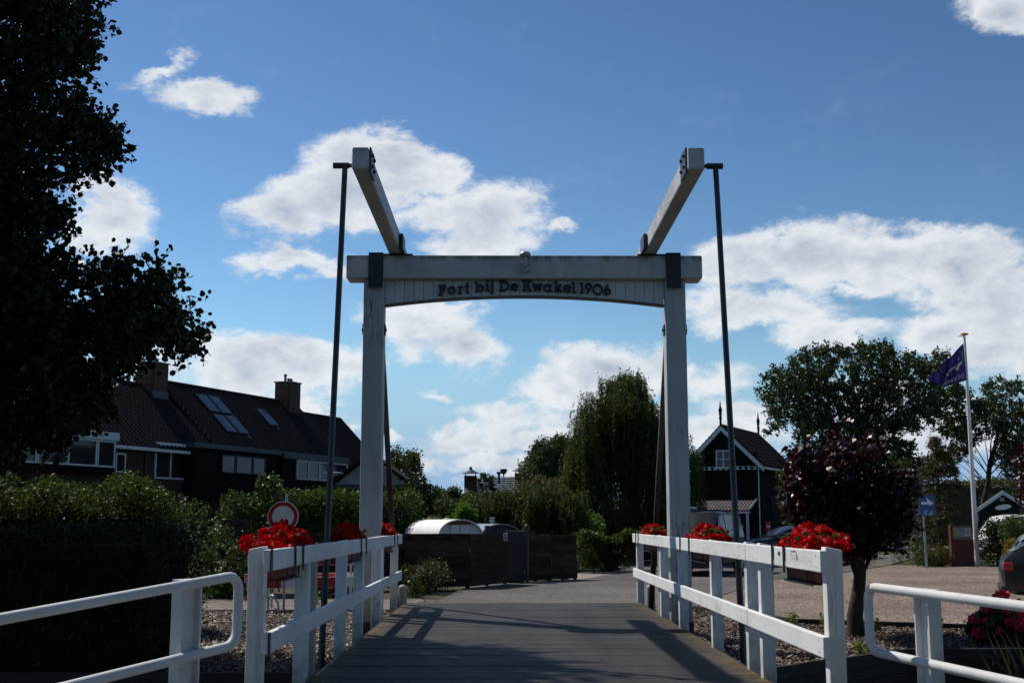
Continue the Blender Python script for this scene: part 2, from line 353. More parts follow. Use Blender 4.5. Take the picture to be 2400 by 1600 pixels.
def inst(name, src, parent=None, loc=(0, 0, 0), rot=None, scale=None):
    o = bpy.data.objects.new(name, src.data); col.objects.link(o); o.parent = parent; o.location = loc
    if rot is not None: o.rotation_euler = rot
    if scale is not None: o.scale = scale if not isinstance(scale, (int, float)) else (scale,) * 3
    for md in src.modifiers:
        if md.type == 'BEVEL':
            b = o.modifiers.new('bevel', 'BEVEL'); b.width = md.width; b.segments = md.segments; b.limit_method = 'ANGLE'; b.angle_limit = md.angle_limit
    return o
def reparent(o, p):      # parent keeping the world place (the parent has no rotation)
    o.parent = p; o.matrix_parent_inverse = Matrix.Translation(-Vector(p.location)); return o
def np_mesh(name, v, f_idx, m, parent=None):
    """v (N,K,3): N polygons of K own vertices each"""
    N, K = v.shape[:2]; me = bpy.data.meshes.new(name)
    me.vertices.add(N * K); me.vertices.foreach_set('co', np.ascontiguousarray(v, dtype=np.float32).ravel())
    me.loops.add(N * K); me.loops.foreach_set('vertex_index', np.arange(N * K, dtype=np.int32))
    me.polygons.add(N); me.polygons.foreach_set('loop_start', np.arange(0, N * K, K, dtype=np.int32))
    try: me.polygons.foreach_set('loop_total', np.full(N, K, dtype=np.int32))
    except Exception: pass
    me.update(calc_edges=True); me.materials.append(m)
    o = bpy.data.objects.new(name, me); col.objects.link(o)
    if parent: reparent(o, parent)
    return o
def leaf_polys(pts, size, aspect=.6, up=.35, shape='rhomb', seed=1, droop=0., jitter=.35):
    g = np.random.default_rng(seed); N = len(pts)
    nrm = g.normal(size=(N, 3)); nrm /= np.linalg.norm(nrm, axis=1)[:, None]; nrm[:, 2] = nrm[:, 2] + up; nrm /= np.linalg.norm(nrm, axis=1)[:, None]
    t = g.normal(size=(N, 3)); t[:, 2] -= droop; t -= nrm * (t * nrm).sum(1)[:, None]; t /= np.linalg.norm(t, axis=1)[:, None]
    b = np.cross(nrm, t); s = (size * (1 + jitter * g.uniform(-1, 1, N)))[:, None]
    if shape == 'rhomb': prof = [(-.5, 0, 0), (0, .5, .06), (.5, 0, 0), (0, -.5, .06)]
    elif shape == 'oval': prof = [(-.5, 0, 0), (-.15, .45, .06), (.28, .42, .06), (.5, 0, 0), (.28, -.42, .06), (-.15, -.45, .06)]
    else: prof = [(-.5, -.12, 0), (-.2, -.5, .03), (0, -.28, .0), (.5, 0, -.05), (0, .28, 0), (-.2, .5, .03)]
    return np.stack([pts + s * (a * t + aspect * c * b + h * nrm) for (a, c, h) in prof], 1)
def ball_pts(c, r, n, g, flat=(1, 1, 1), shell=.5):
    d = g.normal(size=(n, 3)); d /= np.linalg.norm(d, axis=1)[:, None]
    return np.asarray(c) + d * (r * g.uniform(0, 1, n) ** shell)[:, None] * np.asarray(flat)
def in_poly(pts, poly):
    x, y = pts[:, 0], pts[:, 1]; c = np.zeros(len(pts), bool); j = len(poly) - 1
    for i in range(len(poly)):
        xi, yi = poly[i]; xj, yj = poly[j]
        c ^= ((yi > y) != (yj > y)) & (x < (xj - xi) * (y - yi) / (yj - yi + 1e-9) + xi); j = i
    return c
def poly_sample(poly, n, g):
    p = np.array(poly, float); lo, hi = p.min(0), p.max(0); out = np.zeros((0, 2))
    while len(out) < n:
        q = g.uniform(lo, hi, (n * 3, 2)); out = np.vstack([out, q[in_poly(q, poly)]])
    return out[:n]
def crown_tree(name, label, cat, poly, Y0, Y1, base, clumps, cr, per, leaf, lm, group=None, aspect=.6, shape='rhomb', limbs=24, trunk_r=.12, seed=3, up=.3, bark='bark', flat=(1, 1, .85), trunk_top=None, limb_r=.25, twigs=0):
    """a crown sighted in outline, filled through its real depth Y0..Y1, carried by trunk and limbs"""
    g = np.random.default_rng(seed); uv = poly_sample(poly, clumps, g)
    mid, half = (Y0 + Y1) / 2, (Y1 - Y0) / 2
    cs = []
    for (x, y) in uv: cs.append(np.array(P(x, y, mid + half * g.uniform(-1, 1))))
    cs = np.array(cs); pts = np.vstack([ball_pts(c, cr * g.uniform(.6, 1.3), per, g, flat, .62) for c in cs])
    t = empty(name, base, label, cat, group); tw_v = None
    if twigs:      # leafy sprays: leaves set along thin twigs that fan out of every clump
        ctr = cs.mean(0); pts = []; seg = []
        for c in cs:
            o_ = (c - ctr) / (np.linalg.norm(c - ctr) + 1e-6)
            d = g.normal(size=(twigs, 3)) + o_ * .7; d /= np.linalg.norm(d, axis=1)[:, None]; L_ = cr * g.uniform(.7, 1.7, twigs); m_ = per // twigs
            s_ = g.uniform(.08, 1.0, (twigs, m_)) ** .8
            pts.append((c + d[:, None, :] * (L_[:, None] * s_)[:, :, None] + g.normal(size=(twigs, m_, 3)) * leaf * .42).reshape(-1, 3)); seg.append(np.stack([np.repeat(c[None], twigs, 0), c + d * L_[:, None]], 1))
        pts = np.vstack(pts); sg_ = np.vstack(seg); a_, b_ = sg_[:, 0], sg_[:, 1]; off = g.normal(size=a_.shape); off /= np.linalg.norm(off, axis=1)[:, None]; of2 = np.cross(off, b_ - a_); of2 /= np.linalg.norm(of2, axis=1)[:, None] + 1e-9
        tw_v = np.concatenate([np.stack([a_ + v * .007, a_ - v * .007, b_ - v * .002, b_ + v * .002], 1) for v in (off, of2)])
    np_mesh('crown', leaf_polys(pts, leaf, aspect, up, shape, seed), None, lm, t)
    if tw_v is not None: np_mesh('twigs', tw_v, None, M[bark], t)
    b = Vector(base); top = Vector(trunk_top) if trunk_top else Vector(np.mean(cs, 0)); mb = MB()
    tp = [b.lerp(top, k / 6) + Vector((rnd.uniform(-.1, .1), rnd.uniform(-.1, .1), 0)) * (k > 0) * trunk_r * 4 for k in range(7)]
    mb.tube(tp, [trunk_r * (1.15 - .8 * k / 6) for k in range(7)], 10)
    o = mb.build('trunk', M[bark], smooth=True); reparent(o, t)
    mb = MB()
    for c in cs[:limbs]:
        c = Vector(c); s0 = tp[0].lerp(tp[6], min(.95, max(.3, (c.z - b.z) / max(.1, top.z - b.z) * .6 + rnd.uniform(-.1, .1))))
        m_ = s0.lerp(c, .5) + Vector((0, 0, .12 * (c - s0).length))
        mb.tube([s0, s0.lerp(m_, .6), m_, m_.lerp(c, .6), c], [trunk_r * limb_r * k for k in (1.6, 1.3, .9, .6, .25)], 6)
    o = mb.build('limbs', M[bark], smooth=True); reparent(o, t)
    return t
def shrub(name, label, cat, clumps, leaf, per, lm, group=None, base=None, aspect=.6, shape='rhomb', seed=1, up=.4, core=True, droop=0):
    """clumps: list of (centre, radius)"""
    g = np.random.default_rng(seed)
    if base is None:
        b = np.mean([c for c, r in clumps], 0); base = (b[0], b[1], -.42)
    t = empty(name, base, label, cat, group)
    pts = np.vstack([ball_pts(c, r, max(8, int(per * r * r)), g, (1, 1, .9), .28) for c, r in clumps])
    np_mesh('foliage', leaf_polys(pts, leaf, aspect, up, shape, seed, droop), None, lm, t)
    mb = MB()
    for c, r in clumps[:14]:
        a = Vector((base[0] + rnd.uniform(-.1, .1), base[1] + rnd.uniform(-.1, .1), base[2]))
        mb.tube([a, a.lerp(Vector(c), .5) + Vector((0, 0, .1)), Vector(c)], [.03, .02, .008], 5)
    reparent(mb.build('stems', M['bark']), t)
    return t
def hedge(name, label, x0, x1, y0, y1, z1, n, leaf, lm, seed=1, bump_r=.16, rough=1.0, group=None, aspect=.6, zvar=.0, rz=0, z0=-.42):
    """clipped hedge: leaf clumps over a dark twiggy core"""
    g = np.random.default_rng(seed); t = empty(name, ((x0 + x1) / 2, y0, z0), label, 'hedge', group)
    A = [(x1 - x0) * (z1 - z0), (y1 - y0) * (z1 - z0), (y1 - y0) * (z1 - z0), (x1 - x0) * (y1 - y0)]
    A = np.array(A) / sum(A); face = g.choice(4, n, p=A); u, v = g.uniform(0, 1, (2, n))
    X = x0 + u * (x1 - x0); Z = z0 + v * (z1 - z0); Y = y0 + u * (y1 - y0)
    pts = np.empty((n, 3))
    pts[:] = np.stack([X, np.full(n, y0), Z], 1)
    k = face == 1; pts[k] = np.stack([np.full(k.sum(), x1), Y[k], Z[k]], 1)
    k = face == 2; pts[k] = np.stack([np.full(k.sum(), x0), Y[k], Z[k]], 1)
    k = face == 3; pts[k] = np.stack([X[k], y0 + v[k] * (y1 - y0), np.full(k.sum(), z1)], 1)
    w = np.sin(pts[:, 0] * 3.1 + pts[:, 2] * 2.3) * np.sin(pts[:, 0] * 1.3 + pts[:, 1] * 2.9 + 1) * zvar
    pts[:, 2] += w * (pts[:, 2] - z0) / (z1 - z0); pts += g.normal(size=(n, 3)) * bump_r * .5 * rough
    np_mesh('foliage', leaf_polys(pts, leaf, aspect, .3, 'rhomb', seed), None, lm, t)
    i = bump_r * .9
    reparent(MB().box(x0 + i, x1 - i, y0 + i, y1 - i, z0, z1 - i - zvar).build('twig_core', M['twig'], bevel=.08), t)
    return t
M['twig'] = mat('twig_core', (.014, .018, .009), .95, .4, 8, 0, .5, 20, .1)
def font_mesh(name, txt, size, m, depth=.004):
    c = bpy.data.curves.new(name, 'FONT'); c.body = txt; c.size = size; c.extrude = depth; c.align_x = 'CENTER'; c.align_y = 'CENTER'
    tmp = bpy.data.objects.new(name, c); col.objects.link(tmp)
    me = bpy.data.meshes.new_from_object(tmp.evaluated_get(bpy.context.evaluated_depsgraph_get()))
    bpy.data.objects.remove(tmp); me.name = name; me.materials.clear(); me.materials.append(m)
    o = bpy.data.objects.new(name, me); col.objects.link(o); return o
#@@BODY
# ------------------------------------------------------------------ the setting: ground, water, roads
GZ = -.45
def sheet(name, pts, z, m, kind='structure'):
    o = MB().add([(p[0], p[1], z) for p in pts], [tuple(range(len(pts)))]).build(name, m)
    if o.data.polygons[0].normal.z < 0: o.data.flip_normals()
    o['kind'] = kind; return o
M['grass'] = mat('grass_ground', (.05, .062, .025), .95, .45, 1.2, 0, .6, 30, .2)
BANK = [(-400, 12.3), (-1.9, 12.5), (2.7, 12.8), (4.8, 14.7), (400, 15.8)]
sheet('ground', BANK + [(3500, 4500), (-3500, 4500)], GZ, M['grass'])
sheet('ground', [(-400, 7.1), (-2.6, 7.1), (2.9, 7.1), (400, 7.1), (400, -60), (-400, -60)], GZ, M['grass'])
sheet('canal_water', [(-400, 6), (400, 6), (400, 17), (-400, 17)], -1.15, M['water'])
bk = tag(bpy.data.objects.new('canal_bank', None), kind='structure'); col.objects.link(bk)
for a, b in zip(BANK[:-1], BANK[1:]):
    for k in range(4):
        z = -1.25 + .272 * k
        MB().bar((max(-30, min(30, a[0])), a[1] - .03 * (k % 2), z), (max(-30, min(30, b[0])), b[1] - .03 * (k % 2), z), .06, .265).build('plank', M['timber_dark'], bk, bevel=.006)
    MB().bar((max(-30, min(30, a[0])), a[1] + .08, -.95), (max(-30, min(30, b[0])), b[1] + .08, -.95), .08, .99).build('backing', M['timber_dark'], bk)
    MB().bar((max(-30, min(30, a[0])), a[1], -.40), (max(-30, min(30, b[0])), b[1], -.40), .16, .06).build('capping_board', M['timber_dark'], bk, bevel=.01)
g2 = lambda pts, z=-.4: [tuple(G(x, y, z))[:2] for x, y in pts]
sheet('planting_bed', [(2.2, 13.0), (2.75, 12.95), (4.8, 14.85), (14, 15.2), (14, 18.3), (7.2, 18.5), (4.7, 19.6), (3.5, 22.7), (2.2, 22.7)], -.438, M['soil'])
sheet('planting_bed', [(-9, 12.6), (-1.7, 12.7), (-1.7, 22.2), (-2.5, 22.3), (-9, 22.3)], -.438, M['soil'])
sheet('planting_bed', [(-12, 25.6), (-1.3, 25.7), (-1.6, 29.5), (-12, 31)], -.437, M['soil'])
sheet('gravel_lot', [(4.75, 19.65), (7.2, 18.55), (60, 17.5), (60, 49), (17, 46), (14.6, 46), (11.5, 40.1), (7.4, 34.1), (3.9, 25), (3.4, 22.8)], -.425, M['gravel'])
sheet('road', [(-1.55, 21.5), (2.15, 21.5), (3.55, 22.7), (4.0, 25), (7.45, 34.2), (11.5, 40.2), (14.6, 46.1), (18.6, 55), (36, 108), (33, 110), (20, 62), (12, 52), (5, 50), (4.3, 41), (2.0, 34.6), (0, 32.6), (-1.0, 30.4), (-1.35, 26)], -.412, M['asphalt'])
M['road_edge'] = mat('gravelly_verge', (.26, .22, .19), .95, .3, 6, 0, .6, 60)
sheet('verge', [(2.0, 34.0), (4.6, 41.5), (4.2, 44.5), (1.5, 36)], -.408, M['road_edge'])
sheet('lawn', [(18.6, 55), (24, 60), (44, 108), (36, 108)], -.43, mat('lawn_grass', (.07, .11, .03), .9, .3, 2))
rp = MB(); rp.add([(-1.52, 18.3, -.012), (2.02, 18.3, -.012), (2.12, 23.2, -.409), (-1.56, 23.2, -.409)], [(0, 1, 2, 3)])
for sx in (0, 1):
    x0, x1 = ((-1.52, -1.56), (2.02, 2.12))[sx]; rp.add([(x0, 18.3, -.012), (x1, 23.2, -.409), (x1, 23.2, -.6), (x0, 18.3, -.6)], [(0, 1, 2, 3)])
rp.build('road_ramp', M['asphalt'])['kind'] = 'structure'
MB().add([(-2.0, 7.3, -.02), (2.4, 7.3, -.02), (2.6, 0, -.4), (-2.6, 0, -.4), (2.6, -30, -.4), (-2.6, -30, -.4)], [(0, 1, 2, 3), (3, 2, 4, 5)]).build('approach_road', M['asphalt'])['kind'] = 'structure'
# brick footpath: bricks laid in rows
bp = sheet('footpath', [(-9, 22.3), (-1.55, 22.35), (-1.4, 25.65), (-9, 25.6)], -.42, M['mortar'])
M['paver'] = mat('grey_brown_paver', (.20, .165, .14), .85, .4, 14, 0, .3, 50)
pv = MB().box(-.098, .098, -.05, .05, -.04, .028)
proto = pv.build('brick', M['paver'], bp, bevel=.008); proto.location = (-1.75, 22.45, -.42)
cells = [(-1.75 - .206 * i - (.103 if j % 2 else 0), 22.45 + .108 * j) for j in range(28) for i in range(32)]
cells = sorted(cells[1:], key=lambda c: -c[0] + .5 * c[1])
for (x, y) in cells[:299]:
    inst('brick', proto, bp, (x, y, -.42 + rnd.uniform(-.004, .004)), (rnd.uniform(-.02, .02), rnd.uniform(-.02, .02), rnd.uniform(-.02, .02)))
mb = MB()
for (x, y) in cells[299:]: mb.box(-.098, .098, -.05, .05, -.04, .028, Matrix.Translation((x, y, -.42 + rnd.uniform(-.004, .004))))
tag(mb.build('brick_rows', M['paver'], bp), kind='stuff')
# timber edging between bark bed and gravel
ed = empty('timber_edging', (4.7, 19.6, -.42), 'thin weathered timber edging board between the bark bed and the gravel lot', 'edging')
for a, b in (((3.45, 22.75), (4.7, 19.65)), ((4.7, 19.65), (7.2, 18.55)), ((7.2, 18.55), (13, 18.2))):
    reparent(MB().bar((*a, -.39), (*b, -.39), .04, .10).build('board', M['timber_dark'], bevel=.006), ed)
lg = MB().tube([G(2238, 1428), G(2290, 1418), G(2350, 1412)], [.07, .085, .08], 9).build('driftwood_log', M['timber_dark'], smooth=True)
lg.location.z = .07; tag(lg, 'mossy dark log lying on the gravel beside the red hydrangea', 'log')

# ------------------------------------------------------------------ bridge deck
XL, XR, XC = -1.50, 2.02, .26
dk = tag(bpy.data.objects.new('bridge_deck', None), kind='structure'); col.objects.link(dk); dk.location = (XC, 0, 0)
pl = MB().box(-1.76, 1.76, -.098, .098, -.06, 0).build('plank', M['deck'], dk, bevel=.003)
ys = []; y = 7.45
while y < 18.15: ys.append(y); y += .2
for k, y in enumerate(ys):
    o = pl if k == 0 else inst('plank', pl, dk)
    o.location = (0, y + (.014 if y > 11.95 else 0), rnd.uniform(-.002, .0015)); o.rotation_euler = (rnd.uniform(-.004, .004), rnd.uniform(-.001, .001), 0)
for x in (-1.6, -.8, 0, .8, 1.6):
    MB().box(x - .08, x + .08, 7.3, 18.2, -.34, -.065).build('girder', M['timber_dark'], dk)
for x in (-1.775, 1.775):
    MB().box(x - .012, x + .012, 7.3, 18.2, -.26, -.008).build('edge_plate', M['black_iron'], dk)
MB().box(-1.74, 1.80, 18.16, 18.32, -.3, .004)  .build('end_strip', M['asphalt'], dk, bevel=.01)

# ------------------------------------------------------------------ gantry with lifting arms
gt = empty('drawbridge_gantry', (XC, 16.1, GZ), 'tall white timber drawbridge gantry with two lifting arms and black lettering', 'drawbridge')
def GP(mb, name, m, bevel=.012, smooth=False, parent=None):
    o = mb.build(name, m, smooth=smooth, bevel=bevel); o.parent = parent or gt
    if parent is None: o.matrix_parent_inverse = Matrix.Translation(-Vector(gt.location))
    return o
for (x0, x1, sgn) in ((-1.935, -1.655, -1), (2.175, 2.455, 1)):
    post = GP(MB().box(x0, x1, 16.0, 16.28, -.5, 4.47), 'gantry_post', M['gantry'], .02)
    GP(MB().box(x0 - .012, x1 + .012, 15.985, 16.295, -.5, -.10), 'metal_shoe', M['black_iron'], .006, parent=post)
    for sx in (x0 - .016, x1 + .002):
        GP(MB().box(sx, sx + .014, 16.06, 16.22, 3.72, 3.86), 'bolt_plate', M['black_iron'], .004, parent=post)
        GP(MB().lathe([(.022, 0), (.022, .03)], (sx - (.016 if sx < x0 else .002), 16.14, 3.79), 8, 'X'), 'bolt', M['black_iron'], 0, parent=post)
cb = MB().prism([(-2.17, 15.93, 4.79), (-2.17, 15.93, 4.47), (-2.17, 16.30, 4.47), (-2.17, 16.30, 4.79)], (4.85, 0, 0))
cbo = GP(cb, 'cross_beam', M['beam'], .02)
for (x0, x1) in ((-1.865, -1.665), (2.185, 2.385)):
    GP(MB().box(x0, x1, 15.905, 15.928, 4.335, 4.822).box(x0, x1, 15.905, 16.33, 4.795, 4.822), 'strap', M['black_iron'], .004, parent=cbo)
for (x0, x1) in ((-1.665, -1.27), (1.80, 2.185)):
    GP(MB().box(x0, x1, 15.95, 16.33, 4.794, 4.815), 'bearing_plate', M['black_iron'], .004, parent=cbo)
# arched boarding under the beam, each board its own piece
ap = tag(bpy.data.objects.new('arch_panel', None)); col.objects.link(ap); ap.parent = gt
nb = 29; w = (2.165 + 1.645) / nb
def archz(x): return 4.255 - .125 * ((x - XC) / 1.9) ** 2
for k in range(nb):
    a = -1.645 + k * w; b = a + w - .004
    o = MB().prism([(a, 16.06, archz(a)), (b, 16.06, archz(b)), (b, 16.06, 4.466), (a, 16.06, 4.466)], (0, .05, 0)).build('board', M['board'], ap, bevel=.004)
    o.matrix_parent_inverse = Matrix.Translation(-Vector(gt.location))
o = MB().prism([(-1.645, 16.115, 4.16), (XC, 16.115, 4.27), (2.165, 16.115, 4.16), (2.165, 16.115, 4.466), (-1.645, 16.115, 4.466)], (0, .03, 0)).build('backing_panel', M['black_iron'], ap); o.matrix_parent_inverse = Matrix.Translation(-Vector(gt.location))
mb = MB(); n = 36
for k in range(n):
    a = -1.645 + 3.81 * k / n; b = -1.645 + 3.81 * (k + 1) / n
    mb.prism([(a, 16.035, archz(a) - .028), (b, 16.035, archz(b) - .028), (b, 16.035, archz(b) - .002), (a, 16.035, archz(a) - .002)], (0, .12, 0))
o = mb.build('arch_trim', M['trim_brown'], ap); o.matrix_parent_inverse = Matrix.Translation(-Vector(gt.location))
# slab lettering
def arc(cx, cy, ro, ri, a0, a1, n=28):
    n = max(6, int(abs(a1 - a0) / 12)); q = [R(a0 + (a1 - a0) * k / n) for k in range(n + 1)]
    return [[(cx + ri * math.cos(q[k]), cy + ri * math.sin(q[k])), (cx + ro * math.cos(q[k]), cy + ro * math.sin(q[k])), (cx + ro * math.cos(q[k + 1]), cy + ro * math.sin(q[k + 1])), (cx + ri * math.cos(q[k + 1]), cy + ri * math.sin(q[k + 1]))] for k in range(n)]
def rc(x0, y0, x1, y1): return [[(x0, y0), (x1, y0), (x1, y1), (x0, y1)]]
def sl_(x0, y0, x1, y1, t): return [[(x0 - t / 2, y0), (x0 + t / 2, y0), (x1 + t / 2, y1), (x1 - t / 2, y1)]]
T = .16
GL = {
 'F': (.70, rc(.12, 0, .30, 1) + rc(0, 0, .44, .13) + rc(0, .86, .70, 1) + rc(.56, .66, .70, 1) + rc(.3, .44, .54, .58) + rc(.44, .36, .56, .66)),
 'o': (.76, arc(.38, .37, .38, .22, 0, 360)),
 'r': (.50, rc(.1, 0, .27, .72) + rc(0, 0, .38, .12) + rc(0, .6, .27, .72) + arc(.42, .4, .32, .17, 70, 165)),
 't': (.46, rc(.12, 0, .29, 1) + rc(0, .58, .46, .72) + rc(.12, 0, .46, .13)),
 'b': (.86, rc(.1, 0, .27, 1) + rc(0, .87, .27, 1) + arc(.5, .37, .36, .2, 0, 360) + rc(0, 0, .27, .12)),
 'i': (.40, rc(.12, 0, .29, .72) + rc(0, 0, .40, .12) + rc(0, .6, .29, .72) + rc(.11, .86, .29, 1.02)),
 'j': (.36, rc(.14, -.12, .31, .72) + rc(.0, .6, .31, .72) + rc(.13, .86, .31, 1.02) + rc(-.04, -.2, .31, -.08)),
 'D': (.92, rc(.12, 0, .30, 1) + rc(0, 0, .45, .14) + rc(0, .86, .45, 1) + arc(.42, .5, .5, .34, -90, 90)),
 'e': (.76, arc(.38, .37, .38, .22, 20, 325) + rc(.16, .31, .74, .43)),
 'K': (.92, rc(.12, 0, .30, 1) + rc(0, 0, .42, .13) + rc(0, .87, .42, 1) + sl_(.36, .42, .74, .9, .22) + sl_(.74, .1, .46, .58, .22) + rc(.56, .87, .92, 1) + rc(.56, 0, .92, .13)),
 'w': (.98, sl_(.28, 0, .14, .7, .17) + sl_(.28, 0, .49, .7, .17) + sl_(.70, 0, .49, .7, .17) + sl_(.70, 0, .84, .7, .17) + rc(0, .6, .3, .72) + rc(.68, .6, .98, .72)),
 'a': (.86, arc(.38, .37, .38, .22, 0, 360) + rc(.6, 0, .76, .72) + rc(.6, 0, .86, .12) + rc(.6, .6, .86, .72)),
 'k': (.80, rc(.1, 0, .27, 1) + rc(0, .87, .27, 1) + rc(0, 0, .38, .12) + sl_(.32, .32, .62, .66, .19) + sl_(.64, .06, .42, .42, .19) + rc(.48, .6, .80, .72) + rc(.48, 0, .80, .12)),
 'l': (.42, rc(.12, 0, .29, 1) + rc(0, .87, .29, 1) + rc(0, 0, .42, .12)),
 '1': (.42, rc(.12, 0, .30, 1) + rc(0, .87, .3, 1) + rc(0, 0, .42, .13)),
 '9': (.68, arc(.34, .66, .34, .18, 0, 360) + sl_(.24, 0, .56, .52, .2)),
 '0': (1.0, arc(.5, .46, .5, .34, 0, 360)),
 '6': (.68, arc(.34, .34, .34, .18, 0, 360) + sl_(.12, .46, .44, 1.0, .2))}
LT = [('F', 222, 305, 250), ('o', 325, 415, 238), ('r', 440, 492, 230), ('t', 515, 566, 222), ('b', 625, 728, 212), ('i', 740, 790, 202), ('j', 797, 838, 202),
      ('D', 893, 1003, 202), ('e', 1017, 1107, 200), ('K', 1145, 1253, 200), ('w', 1258, 1370, 200), ('a', 1378, 1480, 206), ('k', 1500, 1588, 208), ('e', 1598, 1690, 214),
      ('l', 1692, 1745, 217), ('1', 1783, 1830, 222), ('9', 1838, 1915, 224), ('0', 1923, 2035, 236), ('6', 2045, 2125, 240)]
for (ch, za, zb, zy) in LT:
    S = 2352 / 2400
    pa, pb = P((980 + za / 4.704) * S, (640 + zy / 4.704) * S, 16.04), P((980 + zb / 4.704) * S, (640 + zy / 4.704) * S, 16.04)
    gw, strokes = GL[ch]; sx = (pb.x - pa.x) / gw; sz = .148 if ch not in '0' else .158
    tilt = -.05 * ((pa.x + pb.x) / 2 - XC)
    mb = MB()
    for q, s_ in enumerate(strokes):
        pts = [(pa.x + u * sx, 16.012 + .0004 * q, pa.z + v * sz + tilt * u * sx * 1.0) for u, v in s_]
        mb.prism(pts, (0, .05 , 0))
    o = mb.build('letter', M['letter'], ap); o.matrix_parent_inverse = Matrix.Translation(-Vector(gt.location))
# lifting arms, pivot tubes and hanger rods
for (x0, x1, sg, xt, xb) in ((-1.60, -1.425, -1, -1.69, -1.80), (1.895, 2.07, 1, 2.21, 2.335)):
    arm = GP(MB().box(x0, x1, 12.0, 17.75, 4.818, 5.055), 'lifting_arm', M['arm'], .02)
    xi = x1 if sg < 0 else x0
    GP(MB().box(min(xi, xi - .02 * sg), max(xi, xi - .02 * sg), 12.05, 12.42, 4.80, 5.07), 'end_plate', M['black_iron'], .006, parent=arm)
    for yy, zz in ((12.14, 4.88), (12.14, 5.0), (12.32, 4.88), (12.32, 5.0)):
        GP(MB().lathe([(.018, 0), (.018, .02)], (xi - .02 * sg - (0 if sg < 0 else .02), yy, zz), 8, 'X'), 'bolt', M['black_iron'], 0, parent=arm)
    xe = xi - .006 * sg
    GP(MB().box(min(xe, xe - .05 * sg), max(xe, xe - .05 * sg), 15.55, 15.95, 4.80, 5.0), 'pivot_bracket', M['black_iron'], .006, parent=arm)
    xo = x0 if sg < 0 else x1
    GP(MB().tube([(xo, 12.16, 4.9), (xo + sg * .06, 12.16, 4.9)], .022, 10).tube([(xo + sg * .05, 12.16, 4.9), (xo + sg * .215, 12.16, 4.9)], .033, 12), 'pivot_tube', M['rod'], 0, True, parent=arm)
    rod = GP(MB().tube([(xt, 12.16, 4.92), (xt + (xb - xt) * .25, 12.13, 3.7), (xb, 12.0, -.32)], [.029, .030, .033], 14), 'hanger_rod', M['rod'], 0, True)
    GP(MB().tube([(xb - .06, 12.0, -.30), (xb + .06, 12.0, -.30)], .05, 12), 'foot_bracket', M['black_iron'], 0, True, parent=rod)
for (x0, x1) in ((-1.74, -1.62), (2.26, 2.17)):
    stay = GP(MB().bar((x0, 16.24, 4.2), (x1, 18.42, -.42), .075, .075, (0, 1, 0)), 'back_stay', M['rod'], .004)
    GP(MB().lathe([(.075, GZ - .05), (.07, .0), (.065, .22), (.03, .25)], (x1 + .05, 18.62, 0), 12), 'footing', M['grey_post'], .01, True, parent=stay)
# small lamp with bird spikes at the middle of the beam
lx = P(1206, 600, 15.9)
lamp = GP(MB().lathe([(.03, 0), (.075, .02), (.078, .05), (.06, .075)], (lx.x, 15.86, 4.74), 16).tube([(lx.x, 15.925, 4.60), (lx.x, 15.88, 4.64), (lx.x, 15.86, 4.75)], [.045, .05, .03], 12).lathe([(.062, -.03), (.062, .012)], (lx.x, 15.90, 4.60), 14, 'Y'), 'spotlight', M['galv'], .003, True)
for k in range(6): GP(MB().tube([(lx.x - .06 + .024 * k, 15.86, 4.80), (lx.x - .065 + .026 * k, 15.86, 4.865)], .0025, 5), 'bird_spike', M['galv'], 0, parent=lamp)

# ------------------------------------------------------------------ timber railings along the deck
def railing(name, label, xin, sg, posts, rails):
    """xin: inner face of the posts, sg +1 = right-hand side; rails sit on the inner face"""
    t = empty(name, (xin, posts[0][0], 0), label, 'railing', 'white timber railings on the bridge')
    for (y, h, wd, mm, zb) in posts:
        a, b = sorted((xin, xin + sg * .105))
        reparent(MB().prism([(a, y - wd / 2, zb), (b, y - wd / 2, zb), (b, y - wd / 2, h - .02), (a, y - wd / 2, h)] if sg > 0 else [(a, y - wd / 2, zb), (b, y - wd / 2, zb), (b, y - wd / 2, h), (a, y - wd / 2, h - .02)], (0, wd, 0)).build('post', M[mm], bevel=.008), t)
    for (y0, y1, z0, z1) in rails:
        for (zc, hh) in ((.955, .135), (.435, .13)):
            a, b = sorted((xin - sg * .003, xin - sg * .048))
            mb = MB(); n = 3
            reparent(mb.prism([(a, y0, zc - hh / 2 + z0), (b, y0, zc - hh / 2 + z0), (b, y0, zc + hh / 2 + z0), (a, y0, zc + hh / 2 + z0)], (0, y1 - y0, z1 - z0)).build('rail', M['rail'], bevel=.007), t)
            nl = MB()
            for yy in [p[0] for p in posts if y0 < p[0] < y1]:
                for dz in (-.035, .035):
                    f = (yy - y0) / (y1 - y0); nl.lathe([(.006, -.002), (.006, .002)], ((b if sg < 0 else a) , yy, zc + dz + z0 + (z1 - z0) * f), 6, 'X')
            if nl.v: tag(reparent(nl.build('nails', M['galv']), t), kind='stuff')
    return t
railing('bridge_railing', 'white timber railing beside the rose-red flowers and small red maple', 2.0, 1,
        [(7.62, 1.045, .105, 'post', -.3), (9.58, 1.035, .105, 'post', -.3), (10.12, 1.035, .105, 'post', -.3), (11.85, 1.03, .1, 'post', -.3), (14.05, 1.03, .1, 'post', -.3), (15.72, 1.03, .12, 'post', -.45), (15.9, 1.03, .11, 'grey_post', -.45), (18.5, 1.03, .1, 'post', -.45)],
        [(7.52, 9.86, 0, 0), (9.875, 15.88, 0, 0), (15.9, 18.6, 0, 0)])
